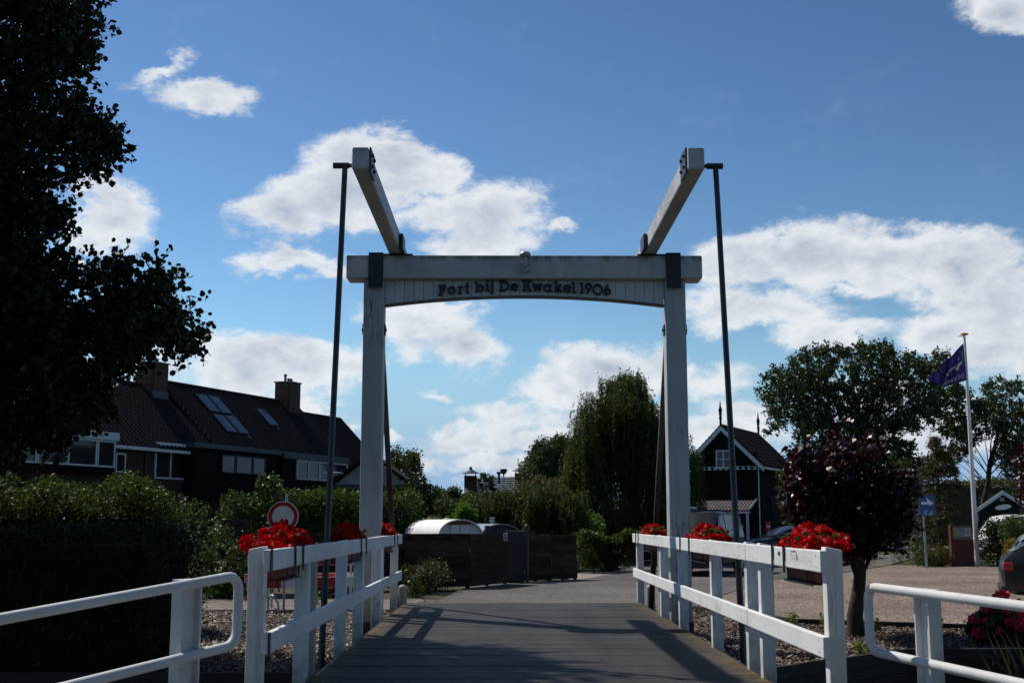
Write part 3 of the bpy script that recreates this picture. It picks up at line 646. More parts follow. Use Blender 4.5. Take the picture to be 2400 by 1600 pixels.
railing('bridge_railing', 'white timber railing beside the red and white striped road barrier', -1.545, -1,
        [(7.85, 1.045, .105, 'post', -.3), (9.6, 1.035, .14, 'post', -.3), (9.95, 1.035, .12, 'grey_post', -.3), (11.85, 1.03, .1, 'post', -.3), (13.25, 1.03, .1, 'post', -.3), (15.05, 1.03, .12, 'post', -.45), (15.4, 1.03, .11, 'post', -.45), (17.45, 1.03, .1, 'post', -.45)],
        [(7.74, 9.82, 0, 0), (9.835, 15.3, 0, 0), (15.315, 17.6, 0, 0)])
# black iron plates where the near rails meet their end post
for o_ in [o for o in bpy.data.objects if o.name.startswith('bridge_railing') and o.location.x < 0]:
    for z in (.955, .435): reparent(MB().box(-1.4965, -1.4905, 7.735, 7.80, z - .075, z + .072).build('end_plate', M['black_iron'], bevel=.002), o_)
# ------------------------------------------------------------------ tubular approach railings
def tube_rail(name, label, e, o_, gap, post_f):
    """e: inner end of the top rail (far), o_: point further along toward the viewer"""
    e, o_ = Vector(e), Vector(o_); d = (o_ - e).normalized(); far = e + d * 4.5
    t = empty(name, (e.x, e.y, GZ), label, 'railing', 'white tubular railings before the bridge')
    r = .0295; rr = .09; dn = Vector((0, 0, -gap))
    pts = [far]; c0 = e + d * rr
    pts.append(c0 + d * .3)
    for k in range(7):
        a = k / 6 * math.pi / 2; pts.append(c0 + dn.normalized() * rr * (1 - math.cos(a)) - d * rr * math.sin(a))
    c1 = e + d * rr + dn
    for k in range(7):
        a = k / 6 * math.pi / 2; pts.append(c1 - dn.normalized() * rr * (1 - math.sin(a)) - d * rr * math.cos(a))
    pts += [c1 + d * .3, far + dn]
    reparent(MB().tube(pts, r, 14).build('tube', M['tube'], smooth=True), t)
    side = Vector((d.y, -d.x, 0)); side = side if side.y > 0 else -side
    for f in post_f:
        q = e + d * f; dd = Vector((d.x, d.y, 0)).normalized(); q = q + side * .075
        mx_ = Matrix.Translation((q.x, q.y, 0)) @ Matrix(((dd.x, side.x, 0, 0), (dd.y, side.y, 0, 0), (0, 0, 1, 0), (0, 0, 0, 1)))
        # I-section post: two flanges and a web
        reparent(MB().box(-.075, -.06, -.045, .045, -.9, q.z + .012, mx_).box(.06, .075, -.045, .045, -.9, q.z + .012, mx_).box(-.062, .062, -.006, .006, -.9, q.z + .006, mx_).box(-.075, -.006, -.046, .046, q.z + .012, q.z + .02, mx_).box(.012, .075, -.046, .046, q.z + .012, q.z + .02, mx_).build('post', M['tube'], bevel=.003), t)
    return t
eL, oL = P(549, 1320, 7.3), P(0, 1421, 6.0)
tube_rail('tube_railing', 'white bent tube railing in front of the dark clipped hedge', eL, oL, .405, (.33, 2.2, 4.2))
eR, oR = P(1993, 1346, 7.85), P(2352, 1392, 6.43)
tube_rail('tube_railing', 'white bent tube railing in front of the gravel lot and hydrangea', eR, oR, .405, (.52, 2.4, 4.2))
# ------------------------------------------------------------------ flower boxes on the railings
M['geranium'] = leaf_mat('geranium_red', (.34, .001, .002), (.60, .003, .004), .55, .3, (1.2, .4, .4), .15)
M['geranium_leaf'] = leaf_mat('geranium_leaf', (.025, .045, .012), (.06, .10, .025), .5, .3)
M['planter'] = mat('terracotta_red_planter', (.16, .035, .028), .6, .2, 8, 0, .05)
g = np.random.default_rng(5)
fh = np_mesh('flower_head', leaf_polys(ball_pts((0, 0, 0), .044, 46, g, (1, 1, .75), .2), .027, .9, .6, 'oval', 4), None, M['geranium'])
fh.name = 'flower_head_source'; first_head = [True]
def flower_box(label, x, yc, L, sg, hooks, nh, seed, over=.06):
    """x: outer face of the rail; sg: outward side"""
    q = random.Random(seed); gg = np.random.default_rng(seed)
    t = empty('flower_box', (x + sg * .12, yc, .78), label, 'flower box', 'flower boxes hung on the railings')
    xc = x + sg * .125; a, b = yc - L / 2, yc + L / 2
    sec = lambda y, k: [(xc - .075 * k, y, .80), (xc + .075 * k, y, .80), (xc + .10 * k, y, .965), (xc - .10 * k, y, .965)]
    reparent(MB().prism(sec(a, 1), (0, L, 0)).build('trough', M['planter'], bevel=.012), t)
    reparent(MB().box(xc - .095, xc + .095, a + .05, b - .05, .972, .982).build('potting_soil', M['soil']), t)
    br = MB()
    for y in (a + .12, b - .12):
        br.tube([(xc - .11, y, 1.02), (xc - .10, y, .785), (xc + .10, y, .785), (xc + .115, y, .95)], .007, 6)
    br.tube([(xc - .1, a, .785), (xc - .1, b, .785)], .006, 6).tube([(xc + .1, a, .785), (xc + .1, b, .785)], .006, 6)
    br.tube([(xc + .03, a + .12, .785), (xc + .05, a + .12, .70)], .006, 6)
    reparent(br.build('bracket', M['black_iron']), t)
    reparent(MB().box(xc - .09, xc + .09, a + .01, b - .01, .788, .798).build('support_board', M['timber_dark']), t)
    xi = x - sg * .05
    for y in hooks:
        a0, b0 = sorted((xi - sg * .002, xi - sg * .010)); c0, d0 = sorted((xi - sg * .010, x + sg * .03))
        h = MB().box(a0, b0, y - .02, y + .02, .945, 1.034).box(a0, b0, y - .02, y - .010, .862, .945).box(a0, b0, y + .010, y + .02, .862, .945).box(a0, b0, y - .02, y + .02, .85, .862).box(c0, d0, y - .02, y + .02, 1.026, 1.034)
        reparent(h.build('hook', M['black_iron']), t)
    n = 800
    pts = np.stack([gg.normal(xc + sg * .02, .06, n), gg.uniform(a + .02, b - .02, n), .97 + gg.uniform(0, .15, n)], 1)
    o = np_mesh('foliage', leaf_polys(pts, .042, .9, .7, 'oval', seed), None, M['geranium_leaf'], t)
    for k in range(int(nh * 2.2)):
        u = q.uniform(-1, 1); yy = yc + u * (L / 2 + over); rr = q.uniform(-1, 1)
        xx = xc + sg * .02 + rr * .13; zz = 1.005 + (.185 * (1 - u * u * .75) * (1 - .35 * abs(rr)) * q.uniform(.35, 1))
        if q.random() < .25: xx = xc - sg * .10; zz = q.uniform(.98, 1.05)
        inst('flower_head', fh, t, Vector((xx, yy, zz)) - Vector(t.location), (q.uniform(-.5, .5), q.uniform(-.5, .5), q.uniform(0, 6)), q.uniform(.9, 1.35))
    return t
flower_box('box of bright red geraniums nearest on the sunlit railing before the maple', 2.0, 8.42, .80, 1, (8.83, 8.47), 42, 1)
flower_box('box of red geraniums on the railing in front of the parked van', 2.0, 12.75, .95, 1, (13.5, 12.85), 38, 2)
flower_box('box of red geraniums at the far end of the sunlit railing by the green hedge', 2.0, 17.35, .95, 1, (18.1, 17.75), 30, 3)
flower_box('box of red geraniums beside the shaded end post, below the round road sign', -1.545, 8.98, .72, -1, (8.62, 8.95), 46, 4, .34)
flower_box('shaded box of red geraniums on the railing just before the gantry post', -1.545, 12.75, .95, -1, (12.55, 13.0), 34, 5)
flower_box('box of red geraniums at the far rail end beside the white barrel roof', -1.545, 16.6, .85, -1, (16.3, 16.75), 26, 6)
bpy.data.objects.remove(fh)

# ------------------------------------------------------------------ red and white barrier with the round sign
M['sign_red'] = mat('sign_red', (.42, .012, .012), .45, .12, 5, 0, 0)
M['sign_white'] = mat('sign_white', (.74, .75, .75), .45, .15, 3, 0, 0)
ba, bb = P(568, 1300, 22.2), P(832, 1300, 22.9)
br = empty('road_barrier', (ba.x, ba.y, -.42), 'red and white striped road barrier on steel feet carrying a round red-ringed sign', 'barrier')
bd = (bb - ba); bd.z = 0; Lb = bd.length; bd.normalize(); bn = Vector((bd.y, -bd.x, 0))
bm_ = Matrix(((bd.x, bn.x, 0, ba.x), (bd.y, bn.y, 0, ba.y), (0, 0, 1, 0), (0, 0, 0, 1)))
zof = lambda y: P(650, y, 22.4).z
for (z1, z0, off) in ((zof(1275), zof(1299), 0), (zof(1326), zof(1350), 0), (zof(1318), zof(1338), -.32)):
    bo = reparent(MB().box(0, Lb, off - .02, off, z0, z1, bm_).build('board', M['sign_white'], bevel=.004), br)
    for (u0, u1) in ((0, .62), (1.14, 1.68)):
        MB().box(u0, u1, off + .001, off + .004, z0 + .004, z1 - .004, bm_).build('red_stripe', M['sign_red'], bo)
for u in (.42, 1.95):
    reparent(MB().tube([bm_ @ Vector((u, -.16, -.42)), bm_ @ Vector((u, -.16, zof(1262)))], .024, 8).build('upright', M['galv'], smooth=True), br)
    for s in (-1, 1):
        reparent(MB().tube([bm_ @ Vector((u, -.16, -.15)), bm_ @ Vector((u + .05, -.16 + s * .2, -.13)), bm_ @ Vector((u + .12, -.16 + s * .4, -.25)), bm_ @ Vector((u + .13, -.16 + s * .45, -.42))], .022, 8).build('foot', M['galv'], smooth=True), br)
sc_ = P(650, 1186, 22.3); sr = .285
reparent(MB().tube([(sc_.x + .05, sc_.y + .05, -.42), (sc_.x + .05, sc_.y + .05, sc_.z + .42)], .024, 10).build('pole', M['galv'], smooth=True), br)
sd = reparent(MB().lathe([(sr, 0), (sr, .02)], (sc_.x, sc_.y, sc_.z), 40, 'Y').build('sign_disc', M['sign_white']), br)
mb = MB(); n = 48; ri, ro = sr * .71, sr * .945
for k in range(n):
    a0, a1 = 2 * math.pi * k / n, 2 * math.pi * (k + 1) / n
    mb.add([(sc_.x + r_ * math.cos(a), sc_.y - .004, sc_.z + r_ * math.sin(a)) for r_, a in ((ri, a0), (ro, a0), (ro, a1), (ri, a1))], [(0, 1, 2, 3)])
mb.build('red_ring', M['sign_red'], sd)

# ------------------------------------------------------------------ dark plank fence, post and little cabins behind it
M['fence_wood'] = mat('dark_fence_wood', (.030, .021, .014), .85, .6, 3, 0, .4, 30, .2, ms=(1, 1, 5))
M['fence_wood2'] = mat('greyed_fence_wood', (.05, .037, .027), .85, .5, 3, 0, .4, 30, .2, ms=(1, 1, 5))
fo = empty('plank_fence', (-.9, 30.3, -.42), 'dark horizontal plank fence of old boards along the far side of the road', 'fence')
def fence_run(a, b, top, bottom, n, gap=.012, seed=0):
    q = random.Random(seed); a, b = Vector(a), Vector(b); d = (b - a); d.z = 0; nrm = Vector((d.y, -d.x, 0)).normalized()
    if nrm.y > 0: nrm = -nrm
    h = (top - bottom) / n
    for k in range(n):
        z = bottom + h * (k + .5); o1 = (.014 if k % 2 else -.014) + q.uniform(-.004, .004); e0, e1 = q.uniform(-.04, .04), q.uniform(-.04, .04)
        A = a + d.normalized() * e0 + nrm * o1; B = b + d.normalized() * e1 + nrm * o1
        reparent(MB().bar((A.x, A.y, z + q.uniform(-.01, .01)), (B.x, B.y, z + q.uniform(-.014, .014)), .026, h + .012).build('plank', M['fence_wood2' if q.random() < .3 else 'fence_wood'], bevel=.004), fo)
    for f in (0.02, .5, .98):
        p = a.lerp(b, f) - nrm * .07
        reparent(MB().box(p.x - .05, p.x + .05, p.y - .04, p.y + .04, -.5, top - .03).build('post', M['fence_wood'], bevel=.006), fo)
fp = [G(690, 1356), G(925, 1351), G(1078, 1348), G(1166, 1339), G(1203, 1334), G(1265, 1331), G(1325, 1329)]
ft = P(1000, 1226, 30).z
fence_run(fp[0], fp[1], ft + .02, -.38, 7, seed=1); fence_run(fp[1], fp[2], ft, -.38, 7, seed=2)
fence_run(fp[2], fp[3], ft - .0, -.38, 8, .02, seed=3); fence_run(fp[4], fp[5], ft - .06, -.38, 8, .02, seed=4); fence_run(fp[5], fp[6], ft - .08, -.38, 9, .015, seed=5)
ga = fp[3].lerp(fp[4], .5)
gb = empty('letter_cabinet', (ga.x, ga.y + .2, -.42), 'tall black cabinet with a round-topped post standing in the plank fence gap', 'cabinet')
reparent(MB().box(ga.x - .26, ga.x + .22, ga.y + .05, ga.y + .45, -.42, ft + .06).build('body', M['black_iron'], bevel=.02), gb)
reparent(MB().box(ga.x - .12, ga.x + .18, ga.y + .035, ga.y + .048, ft - .36, ft - .02).build('door_panel', mat('blue_grey_panel', (.012, .015, .022), .5), bevel=.006), gb)
reparent(MB().lathe([(.05, -.42), (.05, ft + .12), (.07, ft + .13), (.075, ft + .17), (.05, ft + .22), (.015, ft + .24)], (ga.x + .3, ga.y, 0), 14).build('post', M['black_iron'], smooth=True), gb)
sp_ = P(1161, 1232, 31.6)
tag(MB().box(sp_.x - .05, sp_.x + .05, sp_.y - .02, sp_.y, sp_.z - .10, sp_.z + .10).build('parking_plate', M['sign_white'], bevel=.004), 'tiny white plate with a blue pictogram on the plank fence', 'sign')
o = bpy.data.objects['parking_plate']; pm = mat('plate_blue', (.02, .06, .22), .5)
MB().box(sp_.x - .034, sp_.x + .034, sp_.y - .024, sp_.y - .0205, sp_.z - .075, sp_.z + .075).build('blue_field', pm, o)
MB().prism([(sp_.x - .02, sp_.y - .028, sp_.z + .01), (sp_.x + .02, sp_.y - .028, sp_.z + .06), (sp_.x + .022, sp_.y - .028, sp_.z + .03), (sp_.x - .014, sp_.y - .028, sp_.z - .04)], (0, .003, 0)).build('white_mark', M['sign_white'], o)
def barrel(name, label, p0, p1, half, zspring, rise, roofm, wallm, doors):
    """barrel-roofed cabin: p0 front centre, p1 back centre on the ground"""
    p0, p1 = Vector(p0), Vector(p1); ax = (p1 - p0); ax.z = 0; Lx = ax.length; ax.normalize(); sd_ = Vector((ax.y, -ax.x, 0))
    t = empty(name, (p0.x, p0.y, -.42), label, 'cabin', 'barrel-roofed cabins behind the plank fence')
    prof = [(half * math.cos(math.pi * k / 18), zspring + rise * math.sin(math.pi * k / 18)) for k in range(19)]
    mb = MB(); ov = .12
    for k in range(18):
        (u0, z0), (u1, z1) = prof[k], prof[k + 1]
        q = [p0 - ax * ov + sd_ * u0 * 1.02, p0 - ax * ov + sd_ * u1 * 1.02]
        mb.prism([(q[0].x, q[0].y, z0), (q[1].x, q[1].y, z1), (q[1].x, q[1].y, z1 + .03), (q[0].x, q[0].y, z0 + .03)], ax * (Lx + 2 * ov))
    reparent(mb.build('barrel_roof', roofm), t)
    base = [(p0 + sd_ * u) for u, z in prof]
    for s_, nm in ((.02, 'front_wall'), (Lx - .06, 'back_wall')):
        pts = [(b_.x + ax.x * s_, b_.y + ax.y * s_, z - .005) for b_, (u, z) in zip(base, prof)]
        pts += [(base[-1].x + ax.x * s_, base[-1].y + ax.y * s_, -.42), (base[0].x + ax.x * s_, base[0].y + ax.y * s_, -.42)]
        reparent(MB().prism(pts, ax * .04).build(nm, wallm), t)
    for s_ in (-1, 1):
        a = p0 + sd_ * s_ * (half - .03); b = p1 + sd_ * s_ * (half - .03); reparent(MB().bar((a.x, a.y, zspring / 2 - .2), (b.x, b.y, zspring / 2 - .2), .05, zspring + .4).build('side_wall', wallm), t)
    if doors:
        for s_ in (-1, 1):
            c = p0 + sd_ * s_ * .135 - ax * .02; reparent(MB().prism([(c.x + sd_.x * u, c.y + sd_.y * u, z) for u, z in ((-.125, .2), (.125, .2), (.125, zspring + rise * .72), (-.125, zspring + rise * .72))], -ax * .025).build('door', wallm, bevel=.006), t)
        c = p0 - ax * .05; reparent(MB().bar(c + sd_ * .3 + Vector((0, 0, zspring + rise * .83 + .42)), c - sd_ * .3 + Vector((0, 0, zspring + rise * .83 + .42)), .04, .10).build('lintel', mat('rust_lintel', (.18, .05, .03), .8)), t)
    return t
M['canvas_white'] = mat('white_roof_sheet', (.80, .78, .74), .6, .08, 2, 0, .1, 20)
M['grey_zinc'] = mat('pale_zinc', (.26, .29, .32), .35, .1, 3, .5, .05)
c0 = P(1056, 1222, 34); c1 = P(975, 1215, 38.2)
zs = P(1056, 1226, 34).z; zt = P(1056, 1191, 34).z
barrel('barrel_cabin', 'white barrel-roofed cabin with double doors behind the plank fence', (c0.x, c0.y, -.42), (c1.x, c1.y, -.42), .62, zs - .04, zt - zs, M['canvas_white'], M['canvas_white'], True)
c0 = P(1150, 1222, 36); c1 = P(1085, 1215, 41)
zs = P(1150, 1226, 36).z; zt = P(1150, 1203, 36).z
bc = barrel('barrel_cabin', 'black barrel cabin with pale zinc roof and a vent pipe behind the fence', (c0.x, c0.y, -.42), (c1.x, c1.y, -.42), .56, zs - .02, zt - zs, M['grey_zinc'], M['black_iron'], False)
vp = P(1131, 1205, 38.5); reparent(MB().lathe([(.06, -.2), (.06, .10), (.09, .11), (.09, .14), (.06, .15), (.06, .2), (.09, .21), (.09, .25)], (vp.x, vp.y, vp.z), 12).build('vent_pipe', M['galv'], smooth=True), bc)
po = P(1120, 1228, 33); tag(MB().lathe([(.075, -.42), (.075, po.z + .18), (.09, po.z + .19), (.09, po.z + .24), (.02, po.z + .26)], (po.x, po.y, 0), 12).build('mooring_post', M['black_iron'], smooth=True), 'short round black post between the two barrel roofs', 'post')

# ------------------------------------------------------------------ row of houses with tiled roofs
D1 = Vector((.375, .927, 0)).normalized(); N1 = Vector((D1.y, -D1.x, 0))
def W(t, s, z): return D1 * t + N1 * s + Vector((0, 0, z))
HM = Matrix(((D1.x, N1.x, 0, 0), (D1.y, N1.y, 0, 0), (0, 0, 1, 0), (0, 0, 0, 1)))
def tz(x, y, s):
    p = PL(x, y, N1, s); return p.dot(D1), p.z
SR = -38.5
def tile_roof(parent, t0, t1, zr, sr, se, ze, holes=(), single=True, under=True):
    """pan tiles laid in courses on the slope from the ridge (sr, zr) to the eave (se, ze)"""
    L = math.hypot(se - sr, zr - ze); e = (N1 * (se - sr) + Vector((0, 0, ze - zr))) / L; nn = D1.cross(e).normalized()
    if nn.z < 0: nn = -nn
    o0 = W(t0, sr, zr)
    rf = MB().prism([W(t0, sr, zr - .03), W(t1, sr, zr - .03), W(t1, se, ze - .03), W(t0, se, ze - .03)], -nn * .12).build('roof_slope', M['tile_under']); reparent(rf, parent)
    reparent(MB().prism([W(t0, sr - .05, zr - .06), W(t1, sr - .05, zr - .06), W(t1, sr - (se - sr), ze), W(t0, sr - (se - sr), ze)], -nn * .1).build('back_slope', M['tile_under']), parent)
    tw, th = .30, .36; nc, nr_ = int((t1 - t0) / tw), int(L / th)
    ro = (Matrix((D1, e, nn)).transposed()).to_4x4()
    def tile(mb, u, v, jit):
        m_ = Matrix.Translation(o0 + D1 * (u + tw / 2) + e * (v + th / 2) + nn * (.02 + jit)) @ ro @ Matrix.Rotation(-.07, 4, 'X')
        xs = [(-.15, .0), (-.09, .035), (.0, .03), (.07, .0), (.15, .012)]
        a = [m_ @ Vector((x, -.19, z)) for x, z in xs]; b = [m_ @ Vector((x, .19, z)) for x, z in xs]; c = [m_ @ Vector((x, .19, z - .02)) for x, z in xs]
        k = len(xs); mb.add(a + b + c, [(i, i + 1, k + i + 1, k + i) for i in range(k - 1)] + [(k + i, k + i + 1, 2 * k + i + 1, 2 * k + i) for i in range(k - 1)])
    cells_ = []
    for j in range(nr_):
        for i in range(nc):
            u, v = i * tw, j * th
            if any(h[0] - .15 < t0 + u + tw / 2 < h[1] + .15 and h[2] - .12 < v + th / 2 < h[3] + .12 for h in holes): continue
            cells_.append((u, v))
    mb = MB()
    for (u, v) in cells_: tile(mb, u, v, rnd.uniform(0, .012))
    o = mb.build('roof_tiles', M['tile']); reparent(o, parent); tag(o, kind='stuff')
    # ridge caps, one by one
    capm = None
    for k in range(int((t1 - t0) / .4)):
        c = W(t0 + .2 + k * .4, sr, zr + .02)
        if capm is None:
            p_ = [(0, -.13, -.06), (0, -.09, .03), (0, 0, .07), (0, .09, .03), (0, .13, -.06)]
            capm = MB().prism([Vector(q) for q in p_], (.42, 0, 0)).build('ridge_tile', M['tile']); cap = capm
        else: cap = inst('ridge_tile', capm)
        cap.parent = parent; cap.location = c - Vector(parent.location) - D1 * .2; cap.rotation_euler = (0, R(-1.5) * 0, math.atan2(D1.y, D1.x))
    return o0, e, nn, L
def hbox(parent, name, m, t0, t1, s0, s1, z0, z1, bevel=0):
    o = MB().box(t0, t1, s0, s1, z0, z1, HM).build(name, m, bevel=bevel)
    if parent.type == 'EMPTY' and parent.parent is None: reparent(o, parent)
    else: o.parent = parent
    return o
def window(parent, t0, t1, z0, z1, s, nv, glassm='glass', fw=.07, framem='white_frame', nh=0):
    fr = MB()
    fr.box(t0, t1, s, s + .07, z1 - fw, z1, HM).box(t0, t1, s, s + .07, z0, z0 + fw, HM)
    for k in range(nv + 1):
        u = t0 + (t1 - t0 - fw) * k / nv; fr.box(u, u + fw, s + .001, s + .068, z0 + .002, z1 - .002, HM)
    f = fr.build('window_frame', M[framem]); reparent(f, parent)
    for k in range(nv):
        u0 = t0 + (t1 - t0 - fw) * k / nv + fw; u1 = t0 + (t1 - t0 - fw) * (k + 1) / nv
        MB().box(u0 - .01, u1 + .01, s + .02, s + .03, z0 + fw - .01, z1 - fw + .01, HM).build('pane', M[glassm], f)
    return f
def chimney(parent, tc_, w_, d_, s, z0, z1, pots):
    hbox(parent, 'chimney_stack', M['brick'], tc_ - w_ / 2, tc_ + w_ / 2, s - d_ / 2, s + d_ / 2, z0, z1)
    # courses of brick on the two faces in view
    bmesh_first = None
    nrow = int((z1 - z0) / .075)
    for j in range(nrow):
        z = z0 + j * .075
        for face in (0, 1):
            span = w_ if face == 0 else d_
            nbk = max(2, int(span / .23))
            for i in range(nbk):
                u = (i + .5 * (j % 2)) * span / nbk
                if u + span / nbk * .96 > span: continue
                if face == 0: loc = W(tc_ - w_ / 2 + u + span / nbk / 2, s + d_ / 2 + .004, z + .035); rz = math.atan2(D1.y, D1.x)
                else: loc = W(tc_ - w_ / 2 - .004, s - d_ / 2 + u + span / nbk / 2, z + .035); rz = math.atan2(N1.y, N1.x)
                if bmesh_first is None: bmesh_first = MB().box(-.105, .105, -.008, .008, -.029, .029).build('brick', M['brick_face']); b = bmesh_first
                else: b = inst('brick', bmesh_first)
                b.parent = parent; b.location = loc - Vector(parent.location); b.rotation_euler = (0, 0, rz)
    hbox(parent, 'chimney_cap', M['concrete'], tc_ - w_ / 2 - .07, tc_ + w_ / 2 + .07, s - d_ / 2 - .07, s + d_ / 2 + .07, z1, z1 + .07, .01)
    hbox(parent, 'lead_flashing', M['lead'], tc_ - w_ / 2 - .03, tc_ + w_ / 2 + .03, s + d_ / 2 - .02, s + d_ / 2 + .03, z0 + .1, z0 + .55)
    for (du, h, r_) in pots:
        c = W(tc_ + du, s, z1 + .07); o = MB().lathe([(r_, 0), (r_, h * .8), (r_ * 1.4, h * .82), (r_ * 1.4, h), (r_ * .6, h * 1.08)], (c.x, c.y, c.z), 10).build('chimney_pot', M['black_iron'], smooth=True); reparent(o, parent)
M['brick_face'] = mat('brick_face', (.13, .07, .05), .9, .45, 7, 0, .2, 40)
t_l, _ = tz(300, 895, SR); t_m, zm = tz(372, 875, SR); t_r, zr2 = tz(692, 932, SR); t_r2, zl2 = tz(694, 948, SR); t_e, _ = tz(757, 957, SR)
SE = SR + 3.75; ZE = 8.2 - 3.65
hl = empty('terraced_house', W(44, SR, -.42), 'brick terraced house behind the tree with a white boxed dormer window', 'house', 'terraced houses in a row')
hm = empty('terraced_house', W(53, SR, -.42), 'terraced house with five skylights in its dark tiled roof and two chimneys', 'house', 'terraced houses in a row')
hr = empty('terraced_house', W(62, SR, -.42), 'end terraced house with lower ridge just behind the gantry post', 'house', 'terraced houses in a row')
print('house t', t_l, t_m, t_r, t_e, zl2)
tm0, tm1 = t_m - .1, t_m + 12.6
# skylights on the main slope
roofn = (D1.cross((N1 * 3.75 + Vector((0, 0, -3.65))).normalized())).normalized(); roofn = roofn if roofn.z > 0 else -roofn
def onroof(x, y):
    p = PL(x, y, roofn, W(0, SR, 8.2).dot(roofn)); q = p - W(0, SR, 8.2)
    ev = (N1 * 3.75 + Vector((0, 0, -3.65))).normalized(); return p.dot(D1), q.dot(ev)
SK = []
for c4 in (((443, 906), (503, 955)), ((475, 910), (527, 953)), ((478, 957), (540, 998)), ((516, 958), (562, 1000)), ((583, 941), (628, 980))):
    (a, b), (c, d) = onroof(*c4[0]), onroof(*c4[1]); SK.append((a, b, c, d))
print('sky', SK)
HO = []
ua = onroof(455, 908); ub = onroof(500, 953); uc = onroof(506, 955)
t1_, v1_ = onroof(444, 906); t2_, v2_ = onroof(500, 953); t3_, v3_ = onroof(536, 998); ts_, vs_ = onroof(585, 941); te_, ve_ = onroof(628, 980); tq, _ = onroof(527, 950)
wsk = max(.8, (tq - t1_) / 2 - .06)
for i in range(2):
    for j in range(2): HO.append((t1_ + .05 + i * (wsk + .14), t1_ + .05 + i * (wsk + .14) + wsk, v1_ + j * ((v3_ - v1_) / 2 + .05), v1_ + j * ((v3_ - v1_) / 2 + .05) + (v3_ - v1_) / 2 - .12))
HO.append((ts_, ts_ + wsk, vs_, ve_))
o0, ev, nn, LL = tile_roof(hm, tm0, tm1, 8.2, SR, SE, ZE, HO)
for (a, b, c, d) in HO:
    q = lambda t_, v_, h: W(t_, SR, 8.2) + ev * v_ + nn * h
    fr = MB().prism([q(a, c, .02), q(b, c, .02), q(b, d, .02), q(a, d, .02)], nn * .09).build('skylight', M['black_iron']); reparent(fr, hm)
    MB().prism([q(a + .06, c + .06, .112), q(b - .06, c + .06, .112), q(b - .06, d - .06, .112), q(a + .06, d - .06, .112)], nn * .006).build('pane', M['glass_sky'], fr)
tile_roof(hl, tm0 - 16, tm0 - .02, 7.85, SR, SE, ZE - .1)
tile_roof(hr, tm1 + .02, tm1 + 5.6, zl2, SR, SR + 3.9, zl2 - 3.9)
FS = SE - .35     # facade plane
hbox(hl, 'brick_wall', M['brick'], tm0 - 16, tm0 - .01, FS - 6, FS, -.42, ZE - .15)
hbox(hm, 'brick_wall', M['brick'], tm0, tm1, FS - 6, FS, -.42, ZE - .05)
hbox(hr, 'brick_wall', M['brick'], tm1 + .01, tm1 + 5.5, FS - 6, FS, -.42, zl2 - 3.95)
g_ = [W(tm1 + 5.5, SR - 3.5, zl2 - 3.95), W(tm1 + 5.5, FS, zl2 - 3.95), W(tm1 + 5.5, SR, zl2 - .15)]
reparent(MB().prism(g_, D1 * .06).build('gable_wall', M['brick']), hr)
hbox(hm, 'party_wall', M['brick'], tm1 - .25, tm1, SR - .1, SR + .1, 5, 8.1)
# gutters
hbox(hl, 'gutter', M['white_frame'], tm0 - 16, tm0 + 2.4, SE - .12, SE + .06, ZE - .24, ZE - .10, .02)
hbox(hr, 'gutter', M['white_frame'], tm1 + .1, tm1 + 5.6, SR + 3.85, SR + 4.0, zl2 - 4.12, zl2 - 3.98, .02)
chimney(hm, tz(340, 850, SR)[0] + .05, 1.15, 1.0, SR + .25, 7.0, tz(340, 836, SR)[1], ((-.25, .45, .07), (.05, .22, .08), (.3, .22, .08)))
chimney(hm, tz(660, 900, SR)[0] - .35, 1.2, 1.0, SR + .25, 6.9, tz(660, 882, SR)[1], ((-.3, .42, .07), (.05, .22, .08), (.33, .22, .08)))
# left house: boxed dormer with white frames, and a glazed door unit
SD = SE + .25
(ta, zc_), (tb, zb_) = tz(38, 1066, SD), tz(266, 996, SD); zbt = tz(262, 1074, SD)[1]
reparent(MB().box(ta, tb, FS - 1.2, SD - .02, zbt - .25, zb_ - .1, HM).build('dormer_box', M['black_wood']), hl)
hbox(hl, 'dormer_fascia', M['white_frame'], ta - .1, tb + .12, FS - 1.2, SD + .12, zb_ - .30, zb_ + .02, .015)
tmids = [tz(x, 1070, SD)[0] for x in (38, 82, 152, 220, 262)]
for k in range(4): window(hl, tmids[k] + .02, tmids[k + 1] - .02, zbt, zb_ - .32, SD - .01, 1)
ta, tb = tz(264, 1050, FS)[0], tz(287, 1050, FS)[0]; window(hl, ta, tb, tz(275, 1085, FS)[1], ZE - .4, FS + .0, 1)
ta, tb = tz(355, 1050, FS)[0], tz(425, 1050, FS)[0]; window(hm, ta, tb, tz(390, 1100, FS)[1], tz(390, 1026, FS)[1], FS + .0, 2)
hbox(hm, 'shutter_box', M['white_frame'], ta - .05, tb + .1, FS, FS + .2, tz(390, 1026, FS)[1], tz(390, 1018, FS)[1], .01)
hbox(hm, 'downpipe', M['black_iron'], tz(331, 1050, FS)[0], tz(334, 1050, FS)[0], FS + .01, FS + .09, 0, ZE - .2)
# black flat-roofed dormer
(ta, za), (tb, zb) = tz(447, 1016, SD), tz(640, 1036, SD); zlo = tz(560, 1088, SD)[1]
reparent(MB().box(ta, tb, FS - 1.6, SD - .02, zlo - 1.2, za - .05, HM).build('dormer_box', M['black_wood']), hm)
hbox(hm, 'dormer_roof_edge', M['lead'], ta - .12, tb + .12, FS - 1.6, SD + .14, za - .22, za, .01)
tq_ = [tz(x, 1060, SD)[0] for x in (508, 541, 580, 610, 640)]
for k in range(3): window(hm, tq_[k] + .02, tq_[k + 1] - .02, zlo, za - .45, SD - .01, 1, framem='black_iron', fw=.05)
